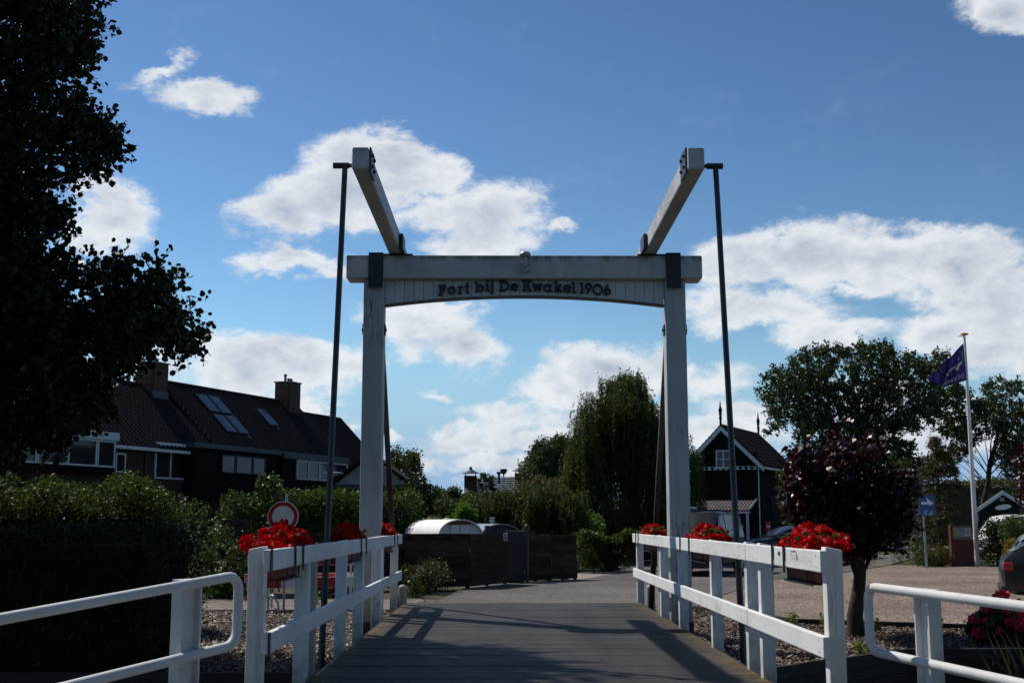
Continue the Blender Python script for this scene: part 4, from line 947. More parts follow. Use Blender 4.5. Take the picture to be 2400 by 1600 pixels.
# right house dormer with white frames
SD2 = SR + 4.1
(ta, za), (tb, zb) = tz(652, 1037, SD2), tz(797, 1052, SD2); zlo = tz(690, 1101, SD2)[1]
reparent(MB().box(ta, tb, FS - 1.6, SD2 - .02, zlo - 1.0, za - .05, HM).build('dormer_box', M['black_wood']), hr)
hbox(hr, 'dormer_fascia', M['lead'], ta - .1, tb + .1, FS - 1.6, SD2 + .12, za - .34, za, .01)
tq_ = [tz(x, 1075, SD2)[0] for x in (680, 708, 733, 757, 797)]
for k in range(4): window(hr, tq_[k] + .02, tq_[k + 1] - .02, zlo, za - .36, SD2 - .01, 1)
# garden lamp beside the hedge
lp = P(766, 1085, 30)
gl = empty('garden_lamp', (lp.x - .12, lp.y, -.42), 'slim garden lamp with flat saucer shade half behind the hanging rod', 'lamp')
reparent(MB().tube([(lp.x - .12, lp.y, -.42), (lp.x - .12, lp.y, lp.z - .15), (lp.x, lp.y, lp.z - .02)], .025, 8).build('pole', M['black_iron'], smooth=True), gl)
reparent(MB().lathe([(.02, -.06), (.10, -.04), (.24, -.015), (.24, 0), (.05, .02)], (lp.x, lp.y, lp.z), 20).build('lamp_shade', M['galv'], smooth=True), gl)
# ------------------------------------------------------------------ dark timber house and shed on the right of the road
D2 = Vector((.45, .893, 0)).normalized(); N2 = Vector((D2.y, -D2.x, 0))
A2 = G(1660, 975, 6.2)                     # gable apex
KM = Matrix(((N2.x, D2.x, 0, A2.x), (N2.y, D2.y, 0, A2.y), (0, 0, 1, 0), (0, 0, 0, 1)))   # x = along gable, y = along ridge
def gl2(x, y):
    p = PL(x, y, D2, A2.dot(D2)) - A2; return p.dot(N2), p.z + A2.z
bh = empty('timber_house', (A2.x, A2.y, -.42), 'black timber house with white bargeboards and spiked finials behind the shed', 'house')
hw, zev = gl2(1757, 1068); slope = (6.2 - zev) / hw; LEN = 7.0; ww = hw - .35; wz_ = 6.2 - slope * ww
def kb(name, m, *a, parent=None, bevel=0):
    o = MB().box(*a, KM).build(name, m, bevel=bevel)
    if parent is None: reparent(o, bh)
    else: o.parent = parent
    return o
kb('wall', M['black_wood'], -ww, ww, .0, LEN, -.42, wz_ - .05)
reparent(MB().prism([KM @ Vector(p) for p in ((-ww, 0, wz_ - .05), (ww, 0, wz_ - .05), (0, 0, 6.05))], D2 * .1).build('gable', M['green_wood']), bh)
for k in range(14):     # horizontal weatherboards on the gable front
    z = -.3 + k * .36
    if z < 5.4:
        h_ = ww if z < wz_ else (6.05 - z) / slope - .05
        kb('weatherboard', M['black_wood'], -h_, h_, -.03, -.002, z, z + .33)
for s in (-1, 1):
    r0, r1 = KM @ Vector((0, -.35, 6.2)), KM @ Vector((s * hw, -.35, zev))
    reparent(MB().prism([r0, r1, r1 + Vector((0, 0, -.12)), r0 + Vector((0, 0, -.12))], D2 * (LEN + .5)).build('roof_slope', M['tile']), bh)
    a, b = KM @ Vector((0, -.40, 6.12)), KM @ Vector((s * (hw + .03), -.40, zev - .08))
    reparent(MB().prism([a, b, b + Vector((0, 0, -.26)), a + Vector((0, 0, -.26))], D2 * .045).build('bargeboard', M['white_frame']), bh)
    mb = MB(); ns = 12
    for k in range(ns):
        for i in range(22):
            f0, f1 = k / ns, (k + 1) / ns
            p = [KM @ Vector((s * hw * f, y_, 6.2 - slope * hw * f + .03 + dz)) for f, y_, dz in ((f0, -.3 + i * .33, .0), (f0, -.3 + (i + .93) * .33, .0), (f1, -.3 + (i + .93) * .33, .03), (f1, -.3 + i * .33, .03))]
            mb.prism(p, (0, 0, -.03))
    o = reparent(mb.build('roof_tiles', M['tile']), bh); o['kind'] = 'stuff'
for y_ in (-.38, LEN + .1):
    c = KM @ Vector((0, y_, 6.1)); reparent(MB().lathe([(.06, 0), (.06, .35), (.09, .42), (.06, .5), (.10, .85), (.05, 1.0), (.01, 1.35)], (c.x, c.y, c.z), 8).build('finial', M['green_wood']), bh)
(wa, wza), (wb, wzb) = gl2(1645, 1034), gl2(1681, 1075)
wf = MB().box(wa, wb, -.07, -.035, wzb, wza, KM).build('window', M['glass']); reparent(wf, bh)
fr = MB()
for (a, b, c, d) in ((wa, wb, wza - .07, wza), (wa, wb, wzb, wzb + .07), (wa, wb, (wza + wzb) / 2 - .02, (wza + wzb) / 2 + .03)): fr.box(a, b, -.11, -.072, c, d, KM)
for u in (wa, (wa + wb) / 2 - .04, wb - .07): fr.box(u, u + .07, -.112, -.073, wzb + .003, wza - .003, KM)
fr.build('window_frame', M['white_frame'], wf)
_, ztr = gl2(1700, 1078)
kb('string_course', M['white_frame'], -ww, ww, -.06, -.032, ztr + .15, ztr + .17)
for k in range(int(2 * ww / .3)):
    u = -ww + .15 + k * .3; q = [KM @ Vector(p) for p in ((u - .11, -.055, ztr), (u + .11, -.055, ztr), (u, -.055, ztr + .2))]
    reparent(MB().prism(q, D2 * .02).build('trim_triangle', M['white_frame']), bh)
kb('corner_board', M['white_frame'], ww - .02, ww + .03, -.035, .01, -.42, wz_)
kb('side_window', M['glass'], ww + .001, ww + .03, 2.2, 3.0, 1.0, 2.6)
kb('roof_window', M['glass_sky'], hw * .55, hw * .8, 4.2, 5.4, 6.2 - slope * hw * .8 + .1, 6.2 - slope * hw * .8 + .14)
kb('gutter', M['white_frame'], hw - .05, hw + .06, -.3, LEN + .2, zev - .2, zev - .08)
# shed with corrugated roof
sh = empty('open_shed', (6, 50, -.42), 'low open shed with corrugated sheet roof and white posts beside the timber house', 'shed')
e0, e1 = P(1377, 1179, 49), P(1722, 1172, 51); r0, r1 = P(1400, 1152, 51.5), P(1738, 1150, 53.5)
cm = mat('corrugated_sheet', (.12, .096, .082), .7, .3, 2, 0, .1)
mb = MB(); n = 44
for k in range(n):
    f0, f1, fm = k / n, (k + 1) / n, (k + .5) / n; up_ = Vector((0, 0, .05))
    a, b, c, d = e0.lerp(e1, f0), e0.lerp(e1, fm), r0.lerp(r1, fm), r0.lerp(r1, f0)
    mb.add([a, b + up_, c + up_, d], [(0, 1, 2, 3)]); a2, d2_ = e0.lerp(e1, f1), r0.lerp(r1, f1)
    mb.add([b + up_, a2, d2_, c + up_], [(0, 1, 2, 3)])
o = reparent(mb.build('corrugated_roof', cm), sh)
M['teal'] = mat('teal_verge', (.05, .14, .13), .6)
for a, b in ((e0, r0), (e1, r1)): reparent(MB().bar(a + Vector((0, -.03, .06)), b + Vector((0, 0, .06)), .06, .1).build('verge_board', M['teal']), sh)
reparent(MB().bar(e0 + Vector((0, .02, -.07)), e1 + Vector((0, .02, -.07)), .05, .09).build('fascia', M['white_frame']), sh)
for f in (.02, .35, .68, .985):
    p = e0.lerp(e1, f); reparent(MB().box(p.x - .06, p.x + .06, p.y + .05, p.y + .17, -.42, p.z - .08).build('post', M['white_frame']), sh)
bw0, bw1 = r0 + Vector((0, .4, 0)), r1 + Vector((0, .4, 0))
reparent(MB().bar((bw0.x, bw0.y, (bw0.z - .42) / 2), (bw1.x, bw1.y, (bw1.z - .42) / 2), .06, bw0.z + .40).build('back_wall', M['black_wood']), sh)
reparent(MB().bar((e0.x, e0.y, (e0.z - .5) / 2), (bw0.x, bw0.y, (e0.z - .5) / 2), .06, e0.z + .3).build('side_wall', M['black_wood']), sh)
reparent(MB().bar(e0.lerp(e1, .02) + Vector((0, .9, -1.0)), e0.lerp(e1, .55) + Vector((0, .9, -1.0)), .05, 1.9).build('front_boarding', M['black_wood']), sh)
ws_ = P(1765, 1212, 47); wsn = empty('warning_sign', (ws_.x, ws_.y, -.42), 'small red sign with white panel on a post by the shed corner', 'sign')
reparent(MB().box(ws_.x - .09, ws_.x + .09, ws_.y - .02, ws_.y, ws_.z - .1, ws_.z + .25).build('plate', M['sign_red']), wsn)
reparent(MB().box(ws_.x - .06, ws_.x + .06, ws_.y - .024, ws_.y - .021, ws_.z + .02, ws_.z + .1).build('white_panel', M['sign_white']), wsn)
reparent(MB().tube([(ws_.x, ws_.y + .02, -.42), (ws_.x, ws_.y + .02, ws_.z + .1)], .02, 6).build('post', M['galv']), wsn)
# white-gabled black barn behind the gantry post
bg_ = empty('small_barn', (-7, 56, -.42), 'black clad barn with white gable panel seen behind the gantry post', 'barn')
ap_, ev_ = P(852, 1042, 56), P(946, 1108, 56); dx = ev_.x - ap_.x
reparent(MB().box(ap_.x - dx, ap_.x + dx - .25, 56, 62, -.42, ev_.z - .2).build('wall', M['black_wood']), bg_)
reparent(MB().prism([(ap_.x - dx + .25, 56, ev_.z - .1), (ap_.x + dx - .25, 56, ev_.z - .1), (ap_.x, 56, ap_.z - .12)], (0, .1, 0)).build('gable_panel', mat('grey_white_panel', (.24, .26, .27), .6), ), bg_)
for s in (-1, 1):
    reparent(MB().prism([(ap_.x, 55.6, ap_.z + .05), (ap_.x + s * dx, 55.6, ev_.z), (ap_.x + s * dx, 55.6, ev_.z - .18), (ap_.x, 55.6, ap_.z - .13)], (0, 6.8, 0)).build('roof_slope', M['tile']), bg_)
reparent(MB().box(ap_.x - dx, ap_.x + dx, 55.7, 55.75, ev_.z - .28, ev_.z - .16).build('fascia', M['black_iron']), bg_)
# distant house: glossy tiled roof and two capped chimneys
dh = empty('distant_house', (0, 95, -.42), 'distant house whose shiny tiled roof and capped chimneys rise over the bushes', 'house')
q = [P(1066, 1130, 95), P(1215, 1130, 99), P(1215, 1093, 101), P(1078, 1096, 97)]
sm = plain('glazed_tile', (.46, .46, .46), .35, 0, 1.0)
mb = MB(); n1, n2 = 34, 7
for i in range(n1):
    for j in range(n2):
        l0, l1 = q[0].lerp(q[1], i / n1), q[0].lerp(q[1], (i + .92) / n1); h0, h1 = q[3].lerp(q[2], i / n1), q[3].lerp(q[2], (i + .92) / n1)
        a, b, c, d = l0.lerp(h0, j / n2), l1.lerp(h1, j / n2), l1.lerp(h1, (j + 1) / n2), l0.lerp(h0, (j + 1) / n2); off = Vector((0, -.05, .06))
        mb.add([a + off, b + off, c, d], [(0, 1, 2, 3)])
o = reparent(mb.build('glazed_roof_tiles', sm), dh); o['kind'] = 'stuff'
reparent(MB().prism([q[0] + Vector((0, .1, -.05)), q[1] + Vector((0, .1, -.05)), q[2] + Vector((0, .1, -.05)), q[3] + Vector((0, .1, -.05))], (0, .3, -.2)).build('roof_base', sm), dh)
reparent(MB().prism([q[3], q[2], q[2] + Vector((1.5, 6, -3)), q[3] + Vector((1.5, 6, -3))], (0, 0, -.2)).build('back_slope', M['tile_under']), dh)
wl0, wl1 = q[0] + Vector((0, .6, 0)), q[1] + Vector((0, .6, 0))
reparent(MB().bar((wl0.x, wl0.y, (wl0.z - .42) / 2), (wl1.x, wl1.y, (wl1.z - .42) / 2), .2, wl0.z + .3).build('wall', M['brick']), dh)
for (cx, cy, Yc) in ((1081, 1100, 96), (1196, 1098, 100)):
    c = P(cx, cy, Yc); tp = P(cx, 1095 if cx < 1100 else 1089, Yc).z
    reparent(MB().box(c.x - .5, c.x + .5, c.y - .4, c.y + .4, c.z - 1.2, tp + .1).build('chimney_stack', M['brick']), dh)
    reparent(MB().lathe([(.75, tp + .28), (.45, tp + .42), (.12, tp + .62), (.14, tp + .75), (.03, tp + .85)], (c.x, c.y, 0), 12).build('chimney_cowl', M['lead']), dh)
    for u in (-.4, .4): reparent(MB().box(c.x + u - .04, c.x + u + .04, c.y - .04, c.y + .04, tp + .08, tp + .3).build('cowl_leg', M['lead']), dh)
c = P(1146, 1110, 97); reparent(MB().lathe([(.1, 0), (.1, .75), (.18, .78), (.18, .95)], (c.x, c.y, c.z), 8).build('vent_pipe', M['black_iron']), dh)
c = P(1157, 1092, 99); slp = empty('street_lamp', (c.x, 90, -.42), 'far street lamp head poking above the shiny roof', 'street lamp')
reparent(MB().tube([(c.x, 94, -.42), (c.x, 94, c.z)], .06, 6).build('pole', M['galv']), slp); reparent(MB().lathe([(.06, -.1), (.22, .05), (.3, .3), (.2, .35)], (c.x, 94, c.z), 10).build('lamp_head', M['black_iron']), slp)

# ------------------------------------------------------------------ fort, green hut, flagpole, signs
M['fort'] = mat('dark_fort_concrete', (.05, .045, .042), .9, .4, 2, 0, .3, 12)
fa, fb = P(2112, 1125, 88), P(2500, 1125, 88)
ft_ = empty('fort_building', (fa.x, 88, -.42), 'low dark concrete fort building under an overgrown earth bank', 'fort')
zt_ = P(2200, 1131, 88).z
reparent(MB().box(fa.x, fb.x, 88, 96, -.42, zt_).build('wall', M['fort']), ft_)
reparent(MB().box(fa.x - .3, fb.x + .3, 87.5, 96, zt_ - .02, zt_ + .35).build('roof_edge', mat('dark_roof_edge', (.02, .022, .022), .7)), ft_)
for x_ in (2152, 2275):
    c = P(x_, 1146, 87.9); reparent(MB().add([(c.x + r_ * math.cos(a), 87.95, c.z + r_ * .55 * math.sin(a)) for r_, a in [(.9, math.pi * k / 10) for k in range(11)]], [tuple(range(11))]).build('arched_window', mat('dim_arch', (.16, .16, .10), .6)), ft_)
tx = font_mesh('fort_letters', 'FORT', .95, mat('pale_lettering', (.32, .33, .33), .7), .03); c = P(2322, 1149, 87.9)
tx.rotation_euler = (R(90), 0, 0); tx.location = c; reparent(tx, ft_)
hut_a, hut_l = P(2300, 1126, 60), P(2242, 1166, 60); dx = hut_a.x - hut_l.x
ht = empty('green_hut', (hut_a.x, 60, -.42), 'dark green boarded hut with white bargeboards at the edge of the lot', 'hut')
reparent(MB().prism([(hut_a.x - dx + .1, 60, -.42), (hut_a.x + dx - .1, 60, -.42), (hut_a.x + dx - .1, 60, hut_l.z - .1), (hut_a.x, 60, hut_a.z - .15), (hut_a.x - dx + .1, 60, hut_l.z - .1)], (2.1, 5, 0)).build('boarded_wall', M['green_wood']), ht)
for k in range(11):
    z = -.3 + k * .27; hh = dx - .12 if z < hut_l.z - .1 else max(.05, (hut_a.z - .2 - z) / (hut_a.z - hut_l.z) * dx - .12)
    if hh > .1: reparent(MB().box(hut_a.x - hh, hut_a.x + hh, 59.975, 59.998, z, z + .255).build('weatherboard', M['green_wood']), ht)
for s in (-1, 1):
    reparent(MB().prism([(hut_a.x, 59.8, hut_a.z), (hut_a.x + s * (dx + .1), 59.8, hut_l.z - .06), (hut_a.x + s * (dx + .1), 59.8, hut_l.z - .26), (hut_a.x, 59.8, hut_a.z - .2)], (0, .06, 0)).build('bargeboard', M['white_frame']), ht)
    reparent(MB().prism([(hut_a.x, 59.87, hut_a.z + .05), (hut_a.x + s * (dx + .15), 59.87, hut_l.z - .03), (hut_a.x + s * (dx + .15), 59.87, hut_l.z - .1), (hut_a.x, 59.87, hut_a.z - .05)], (2.25, 5.4, 0)).build('roof_slope', M['tile']), ht)
c = P(2302, 1146, 59.9); reparent(MB().box(c.x - .12, c.x + .12, 59.9, 59.97, c.z - .1, c.z + .1).build('vent', M['concrete']), ht)
c = P(2305, 1164, 59.9); reparent(MB().add([(c.x + .42 * math.cos(a), 59.94, c.z + .13 * math.sin(a) + .05 * math.cos(a)) for a in [2 * math.pi * k / 16 for k in range(16)]], [tuple(range(16))]).build('oval_emblem', M['sign_white']), ht)
# flagpole and flag
pb, pt = G(2245, 1297), P(2217, 770, 45.3)
fpole = empty('flagpole', (pb.x, pb.y, -.42), 'tall white flagpole with orange finial at the edge of the gravel lot', 'flagpole')
reparent(MB().tube([(pb.x, pb.y, -.42), (pb.x, pb.y, 2.0), (pb.x, pb.y, pt.z)], [.095, .085, .045], 14).build('pole', mat('white_pole', (.72, .70, .66), .45, .08, 2, 0, 0), smooth=True), fpole)
reparent(MB().lathe([(.05, 0), (.16, .03), (.15, .07), (.04, .1)], (pb.x, pb.y, pt.z), 14).build('finial', mat('orange_finial', (.55, .22, .02), .4), smooth=True), fpole)
reparent(MB().bar((pb.x - .25, pb.y, pt.z - .04), (pb.x, pb.y, pt.z - .04), .02, .03).build('line_arm', M['galv']), fpole)
FT = [P(2213, 788, 45.2), P(2176, 826, 45.0), P(2130, 868, 45.1)]; FBm = [P(2220, 873, 45.2), P(2188, 884, 45.0), P(2164, 890, 45.1)]
def flag_pt(u, v, off=0.0):
    def bz(a, u): return a[0] * ((1 - u) ** 2) + a[1] * (2 * u * (1 - u)) + a[2] * (u * u)
    p = bz(FT, u).lerp(bz(FBm, u), v); p.y += .16 * math.sin(u * 13 + v * 4) * (u ** .6) + .07 * math.sin(u * 29 - v * 7) * u - off
    p.z += .03 * math.sin(u * 15 + v * 5) * u; return p
nu, nv = 44, 26; mb = MB()
mb.add([flag_pt(i / nu, j / nv) for i in range(nu + 1) for j in range(nv + 1)], [(i * (nv + 1) + j, (i + 1) * (nv + 1) + j, (i + 1) * (nv + 1) + j + 1, i * (nv + 1) + j + 1) for i in range(nu) for j in range(nv)])
fm = leaf_mat('flag_cloth', (.024, .020, .085), (.024, .020, .085), .8, .35, (1, 1, 1.2), .1)
fl = mb.build('flag', fm, smooth=True); tag(fl, 'violet blue flag with white crest and lettering blowing from the flagpole', 'flag')
wm = mat('flag_white', (.55, .55, .58), .8, .1, 3, 0, 0)
tx = font_mesh('flag_lettering', 'DE KWAKEL', 1, wm, 0)
xs = [v.co.x for v in tx.data.vertices]; lo, hi = min(xs), max(xs)
for v in tx.data.vertices:
    u = .10 + (v.co.x - lo) / (hi - lo) * .86; w_ = .84 - v.co.y * .20; v.co = flag_pt(u, w_, .02)
tx.parent = fl
for k, (u0, v0, ru, rv, n_) in enumerate(((.24, .46, .13, .07, 9), (.13, .44, .05, .06, 8), (.28, .54, .05, .08, 7), (.2, .28, .03, .06, 6), (.46, .45, .10, .05, 7), (.6, .5, .08, .07, 7))):
    qq = random.Random(k); ring = [(u0 + ru * math.cos(2 * math.pi * i / n_) * qq.uniform(.5, 1.1), v0 + rv * math.sin(2 * math.pi * i / n_) * qq.uniform(.5, 1.2)) for i in range(n_)]
    MB().add([flag_pt(u0, v0, .022)] + [flag_pt(max(.02, a), b, .022) for a, b in ring], [(0, 1 + i, 1 + (i + 1) % n_) for i in range(n_)]).build('crest_patch', wm, fl)
for k in range(7): MB().add([flag_pt(.05 + d_, .16 + .045 * k + e_, .022) for d_, e_ in ((0, 0), (.02, 0), (.02, .028), (0, .028))], [(0, 1, 2, 3)]).build('side_lettering', wm, fl)
# blue direction sign
s0 = G(2137, 1303); sa, sb = P(2111, 1136, s0.y), P(2149, 1184, s0.y)
bs = empty('direction_sign', (s0.x, s0.y, -.42), 'blue square road sign with white arrow on a steel pole before the spruce', 'sign')
reparent(MB().tube([(s0.x - .12, s0.y + .03, -.42), (s0.x - .14, s0.y + .03, .9)], .045, 10).tube([(s0.x - .14, s0.y + .03, .9), (s0.x - .15, s0.y + .03, sa.z + .03)], .033, 10).build('pole', M['galv'], smooth=True), bs)
pl_ = reparent(MB().box(sa.x, sb.x, s0.y - .02, s0.y, sb.z, sa.z).build('plate', mat('sign_blue', (.018, .07, .24), .4, .1, 3, 0, 0), bevel=.003), bs)
wS, hS = sb.x - sa.x, sa.z - sb.z; X = lambda u: sa.x + u * wS; Z = lambda v: sa.z - v * hS; yS = s0.y - .026
ar = MB().add([(X(.90), yS, Z(.40)), (X(.40), yS, Z(.12)), (X(.52), yS, Z(.33)), (X(.10), yS, Z(.33)), (X(.10), yS, Z(.46)), (X(.54), yS, Z(.46)), (X(.70), yS, Z(.5))], [(0, 1, 2), (2, 3, 4), (2, 4, 5), (0, 2, 5), (0, 5, 6)])
ar.build('arrow', M['sign_white'], pl_)
for txt, vv in (('AL   N', .80), ('N   EN', .92)):
    t_ = font_mesh('sign_letters', txt, .11, M['sign_white'], .001); t_.rotation_euler = (R(90), 0, 0); t_.location = (X(.52), yS, Z(vv)); t_.parent = pl_
# information board
ib0, ib1 = G(2184, 1300), P(2234, 1206, 44.8)
ib = empty('information_board', (ib0.x, 44.8, -.42), 'rust red information board with coloured map panel beside the flagpole', 'information board')
x0, x1, zt2 = P(2185, 1250, 44.8).x, P(2236, 1250, 44.8).x, ib1.z
bo = reparent(MB().box(x0, x1, 44.8, 45.05, -.42, zt2).build('slab', mat('rust_red_panel', (.085, .022, .014), .7, .3, 3, 0, .1), bevel=.015), ib)
def ibp(name, u0, u1, v0, v1, m, y): MB().box(x0 + (x1 - x0) * u0, x0 + (x1 - x0) * u1, y, 44.799, zt2 - (zt2 + .42) * v1, zt2 - (zt2 + .42) * v0).build(name, m, bo)
ibp('panel_frame', .08, .94, .03, .34, mat('panel_grey', (.16, .15, .14), .5), 44.785)
ibp('green_field', .14, .33, .055, .27, mat('lime_print', (.22, .30, .04), .5), 44.780)
ibp('blue_photo', .335, .60, .055, .15, mat('blue_print', (.10, .25, .36), .5), 44.780)
ibp('grey_photo', .335, .60, .152, .27, mat('grey_print', (.28, .32, .34), .5), 44.780)
ibp('map_print', .62, .90, .055, .27, mat('map_print', (.50, .49, .45), .5, .25, 12, 0, 0), 44.780)
c = Vector((x0 + (x1 - x0) * .76, 44.776, zt2 - (zt2 + .42) * .14)); mp_ = mat('map_lines', (.30, .22, .12), .6); mb = MB()
for k in range(14):
    a0, a1 = 2 * math.pi * k / 14, 2 * math.pi * (k + .8) / 14; mb.add([(c.x + r_ * math.cos(a), c.y, c.z + r_ * 1.2 * math.sin(a)) for r_, a in ((.05, a0), (.08, a0), (.08, a1), (.05, a1))], [(0, 1, 2, 3)])
mb.build('fort_plan', mp_, bo)

# ------------------------------------------------------------------ vehicles
M['tyre'] = mat('tyre_rubber', (.012, .012, .012), .85, .2, 20, 0, 0)
M['rim'] = mat('alloy_rim', (.35, .36, .38), .35, .1, 6, .8, 0)
M['car_glass'] = plain('car_glass', (.008, .010, .012), .08, 0, .22)
M['tail_red'] = plain('tail_light', (.45, .006, .006), .15, 0, .7)
M['head_glass'] = plain('head_light', (.5, .53, .56), .1, .3, .8)
M['plate_yellow'] = mat('plate_yellow', (.62, .36, .02), .5, .05, 3, 0, 0)
M['plastic'] = mat('black_plastic', (.015, .015, .016), .6, .2, 10, 0, 0)
ST = {'hatch': [(-.50, .42, .62, .66, .80), (-.488, .28, .86, .90, .90), (-.455, .24, .97, 1.03, .95), (-.36, .22, .98, 1.30, 1), (-.22, .22, .97, 1.42, 1), (0, .22, .95, 1.44, 1), (.10, .22, .93, 1.38, 1), (.235, .22, .92, 1.0, 1), (.38, .22, .86, .90, .97), (.465, .24, .74, .77, .91), (.5, .36, .56, .58, .78)],
      'wagon': [(-.50, .42, .62, .70, .84), (-.49, .28, .95, 1.0, .92), (-.46, .24, .98, 1.22, .96), (-.40, .22, .98, 1.40, 1), (-.2, .22, .96, 1.47, 1), (.0, .22, .95, 1.46, 1), (.09, .22, .93, 1.38, 1), (.225, .22, .92, 1.0, 1), (.38, .22, .85, .89, .97), (.465, .24, .72, .75, .91), (.5, .36, .55, .57, .78)],
      'van': [(-.50, .42, .8, 1.0, .90), (-.495, .30, 1.05, 1.80, .95), (-.47, .28, 1.08, 1.90, 1), (-.25, .28, 1.08, 1.94, 1), (.05, .28, 1.08, 1.94, 1), (.17, .28, 1.07, 1.86, 1), (.29, .28, 1.06, 1.28, 1), (.38, .28, 1.02, 1.12, .98), (.465, .30, .92, .98, .93), (.5, .42, .74, .78, .82)]}
def car(name, label, cat, loc, head, L, Wd, kind, paint, group=None, plate=None):
    t = empty(name, loc, label, cat, group, rz=head); hw_ = Wd / 2; rings = []
    for (fx, zb, belt, top, ws2) in ST[kind]:
        w2 = hw_ * ws2; gl_ = top - belt > .12; wr = w2 * (.80 if gl_ else .94); x = fx * L
        half = [(w2 * .86, zb), (w2 * .97, zb + .07), (w2, (zb + belt) / 2 + .04), (w2 * .965, belt), (wr, top - (.06 if gl_ else .01)), (wr * .72, top), (0, top + .012)]
        rings.append([(x, y, z) for y, z in half])
    full = []
    for r_ in rings: full.append(r_ + [(x, -y, z) for (x, y, z) in reversed(r_[:-1])])
    K = len(full[0]); mb = MB(); ff = []
    for i in range(len(full) - 1):
        for k in range(K - 1): ff.append((i * K + k, i * K + k + 1, (i + 1) * K + k + 1, (i + 1) * K + k))
    ff += [tuple(range(K)), tuple((len(full) - 1) * K + k for k in range(K))]
    ff.append(tuple([i * K for i in range(len(full))] + [i * K + K - 1 for i in reversed(range(len(full)))]))
    mb.add([v for r_ in full for v in r_], ff); body = mb.build('body', paint, t, smooth=True)
    def pane(name, idx, m, sh=.10, off=.008):
        q = [Vector(full[i][k]) for i, k in idx]; c = sum(q, Vector()) / 4; nn_ = (q[1] - q[0]).cross(q[3] - q[0]).normalized()
        if nn_.dot(c - Vector((c.x * .5, 0, .8))) < 0: nn_ = -nn_
        q = [c + (v - c) * (1 - sh) + nn_ * off for v in q]; return MB().prism(q, nn_ * .004).build(name, m, t)
    S_ = ST[kind]
    for i in range(len(full) - 1):
        g0, g1 = S_[i][3] - S_[i][2], S_[i + 1][3] - S_[i + 1][2]
        if min(g0, g1) > .2:
            for (a, b) in ((3, 4), (K - 4, K - 5)): pane('side_window', ((i, a), (i, b), (i + 1, b), (i + 1, a)), M['car_glass'])
        elif max(g0, g1) > .2 and abs(g0 - g1) > .15:
            nm = 'windscreen' if i > 4 else 'rear_window'
            q = [full[i][4], full[i][K - 5], full[i + 1][K - 5], full[i + 1][4]]; q = [Vector(v) for v in q]; c = sum(q, Vector()) / 4
            n_ = Vector((1 if i > 4 else -1, 0, .7)).normalized(); q = [c + (v - c) * .88 + n_ * .025 for v in q]; MB().prism(q, n_ * .004).build(nm, M['car_glass'], t)
    zc = .33
    for fx in (-.31, .31):
        for s in (-1, 1):
            wc = (fx * L, s * (hw_ - .09), zc)
            wh = MB().lathe([(.20, -.1), (.31, -.11), (.33, -.06), (.33, .06), (.31, .11), (.20, .1)], wc, 22, 'Y').build('wheel', M['tyre'], t, smooth=True)
            MB().lathe([(.21, -.012), (.205, .02), (.05, .03)], (wc[0], wc[1] + s * .10, wc[2]), 14, 'Y').build('rim', M['rim'], wh, smooth=True)
    for s in (-1, 1):
        zt = S_[1][2] - .06
        MB().box(-.492 * L, -.452 * L, s * hw_ * .86 - .13, s * hw_ * .86 + .055, zt - .10, zt + .05).build('tail_light', M['tail_red'], t, bevel=.03)
        MB().box(.455 * L, .484 * L, s * hw_ * .78 - .14, s * hw_ * .78 + .14, S_[-2][2] - .12, S_[-2][2] + .0).build('head_light', M['head_glass'], t, bevel=.03)
        MB().box(.17 * L, .20 * L, s * (hw_ + .09) - .08, s * (hw_ + .09) + .08, S_[5][2], S_[5][2] + .13).build('mirror', paint, t, bevel=.03)
        for fx in (.0, -.2): MB().box(fx * L - .09, fx * L + .09, s * (hw_ + .004) - .012, s * (hw_ + .004) + .012, .80, .825).build('door_handle', M['rim'], t, bevel=.005)
    MB().box(-.506 * L, -.47 * L, -hw_ * .84, hw_ * .84, .26, .40).build('rear_bumper', M['plastic'], t, bevel=.03)
    MB().box(.47 * L, .507 * L, -hw_ * .84, hw_ * .84, .24, .42).build('front_bumper', M['plastic'], t, bevel=.03)
    MB().box(.485 * L, .503 * L, -hw_ * .45, hw_ * .45, .50, .64).build('grille', M['plastic'], t, bevel=.02)
    if plate:
        pp = MB().box(.507 * L, .513 * L, -.26, .26, .37, .48).build('number_plate', M['plate_yellow'], t)
        MB().box(.5131 * L, .5138 * L, -.26, -.21, .371, .479).build('blue_strip', pm, pp)
        tx_ = font_mesh('plate_letters', plate, .10, M['letter'], .001); tx_.rotation_euler = (R(90), 0, R(90)); tx_.location = (.514 * L, .03, .425); tx_.parent = pp
    return t
p_black = plain('black_car_paint', (.006, .007, .009), .4, 0, .25, .1)
p_navy = plain('navy_car_paint', (.010, .013, .022), .3, 0, .4, .4)
p_grey = plain('graphite_car_paint', (.016, .018, .019), .3, 0, .4, .4)
p_silver = plain('silver_car_paint', (.36, .38, .40), .3, .5, .5, 1.0)
p_white = plain('white_van_paint', (.72, .73, .74), .35, 0, .5, .6)
vf = G(1548, 1322); fw_ = Vector((-math.sin(R(24)), -math.cos(R(24)), 0)); vc = vf - fw_ * 2.3 + Vector((.25, 0, 0))
van = car('parked_van', 'black van parked on the road in front of the open shed', 'van', (vc.x, vc.y, -.412), math.atan2(fw_.y, fw_.x), 4.6, 1.85, 'van', p_black, plate='S')
MB().tube([(-1.4, -.55, 2.04), (1.1, -.55, 2.04)], .055, 10).build('roof_pipe', M['galv'], van, smooth=True)
for x_ in (-1.0, .5): MB().box(x_ - .03, x_ + .03, -.75, .75, 1.93, 1.99).build('roof_bar', M['plastic'], van)
cc = P(1818, 1240, 47)
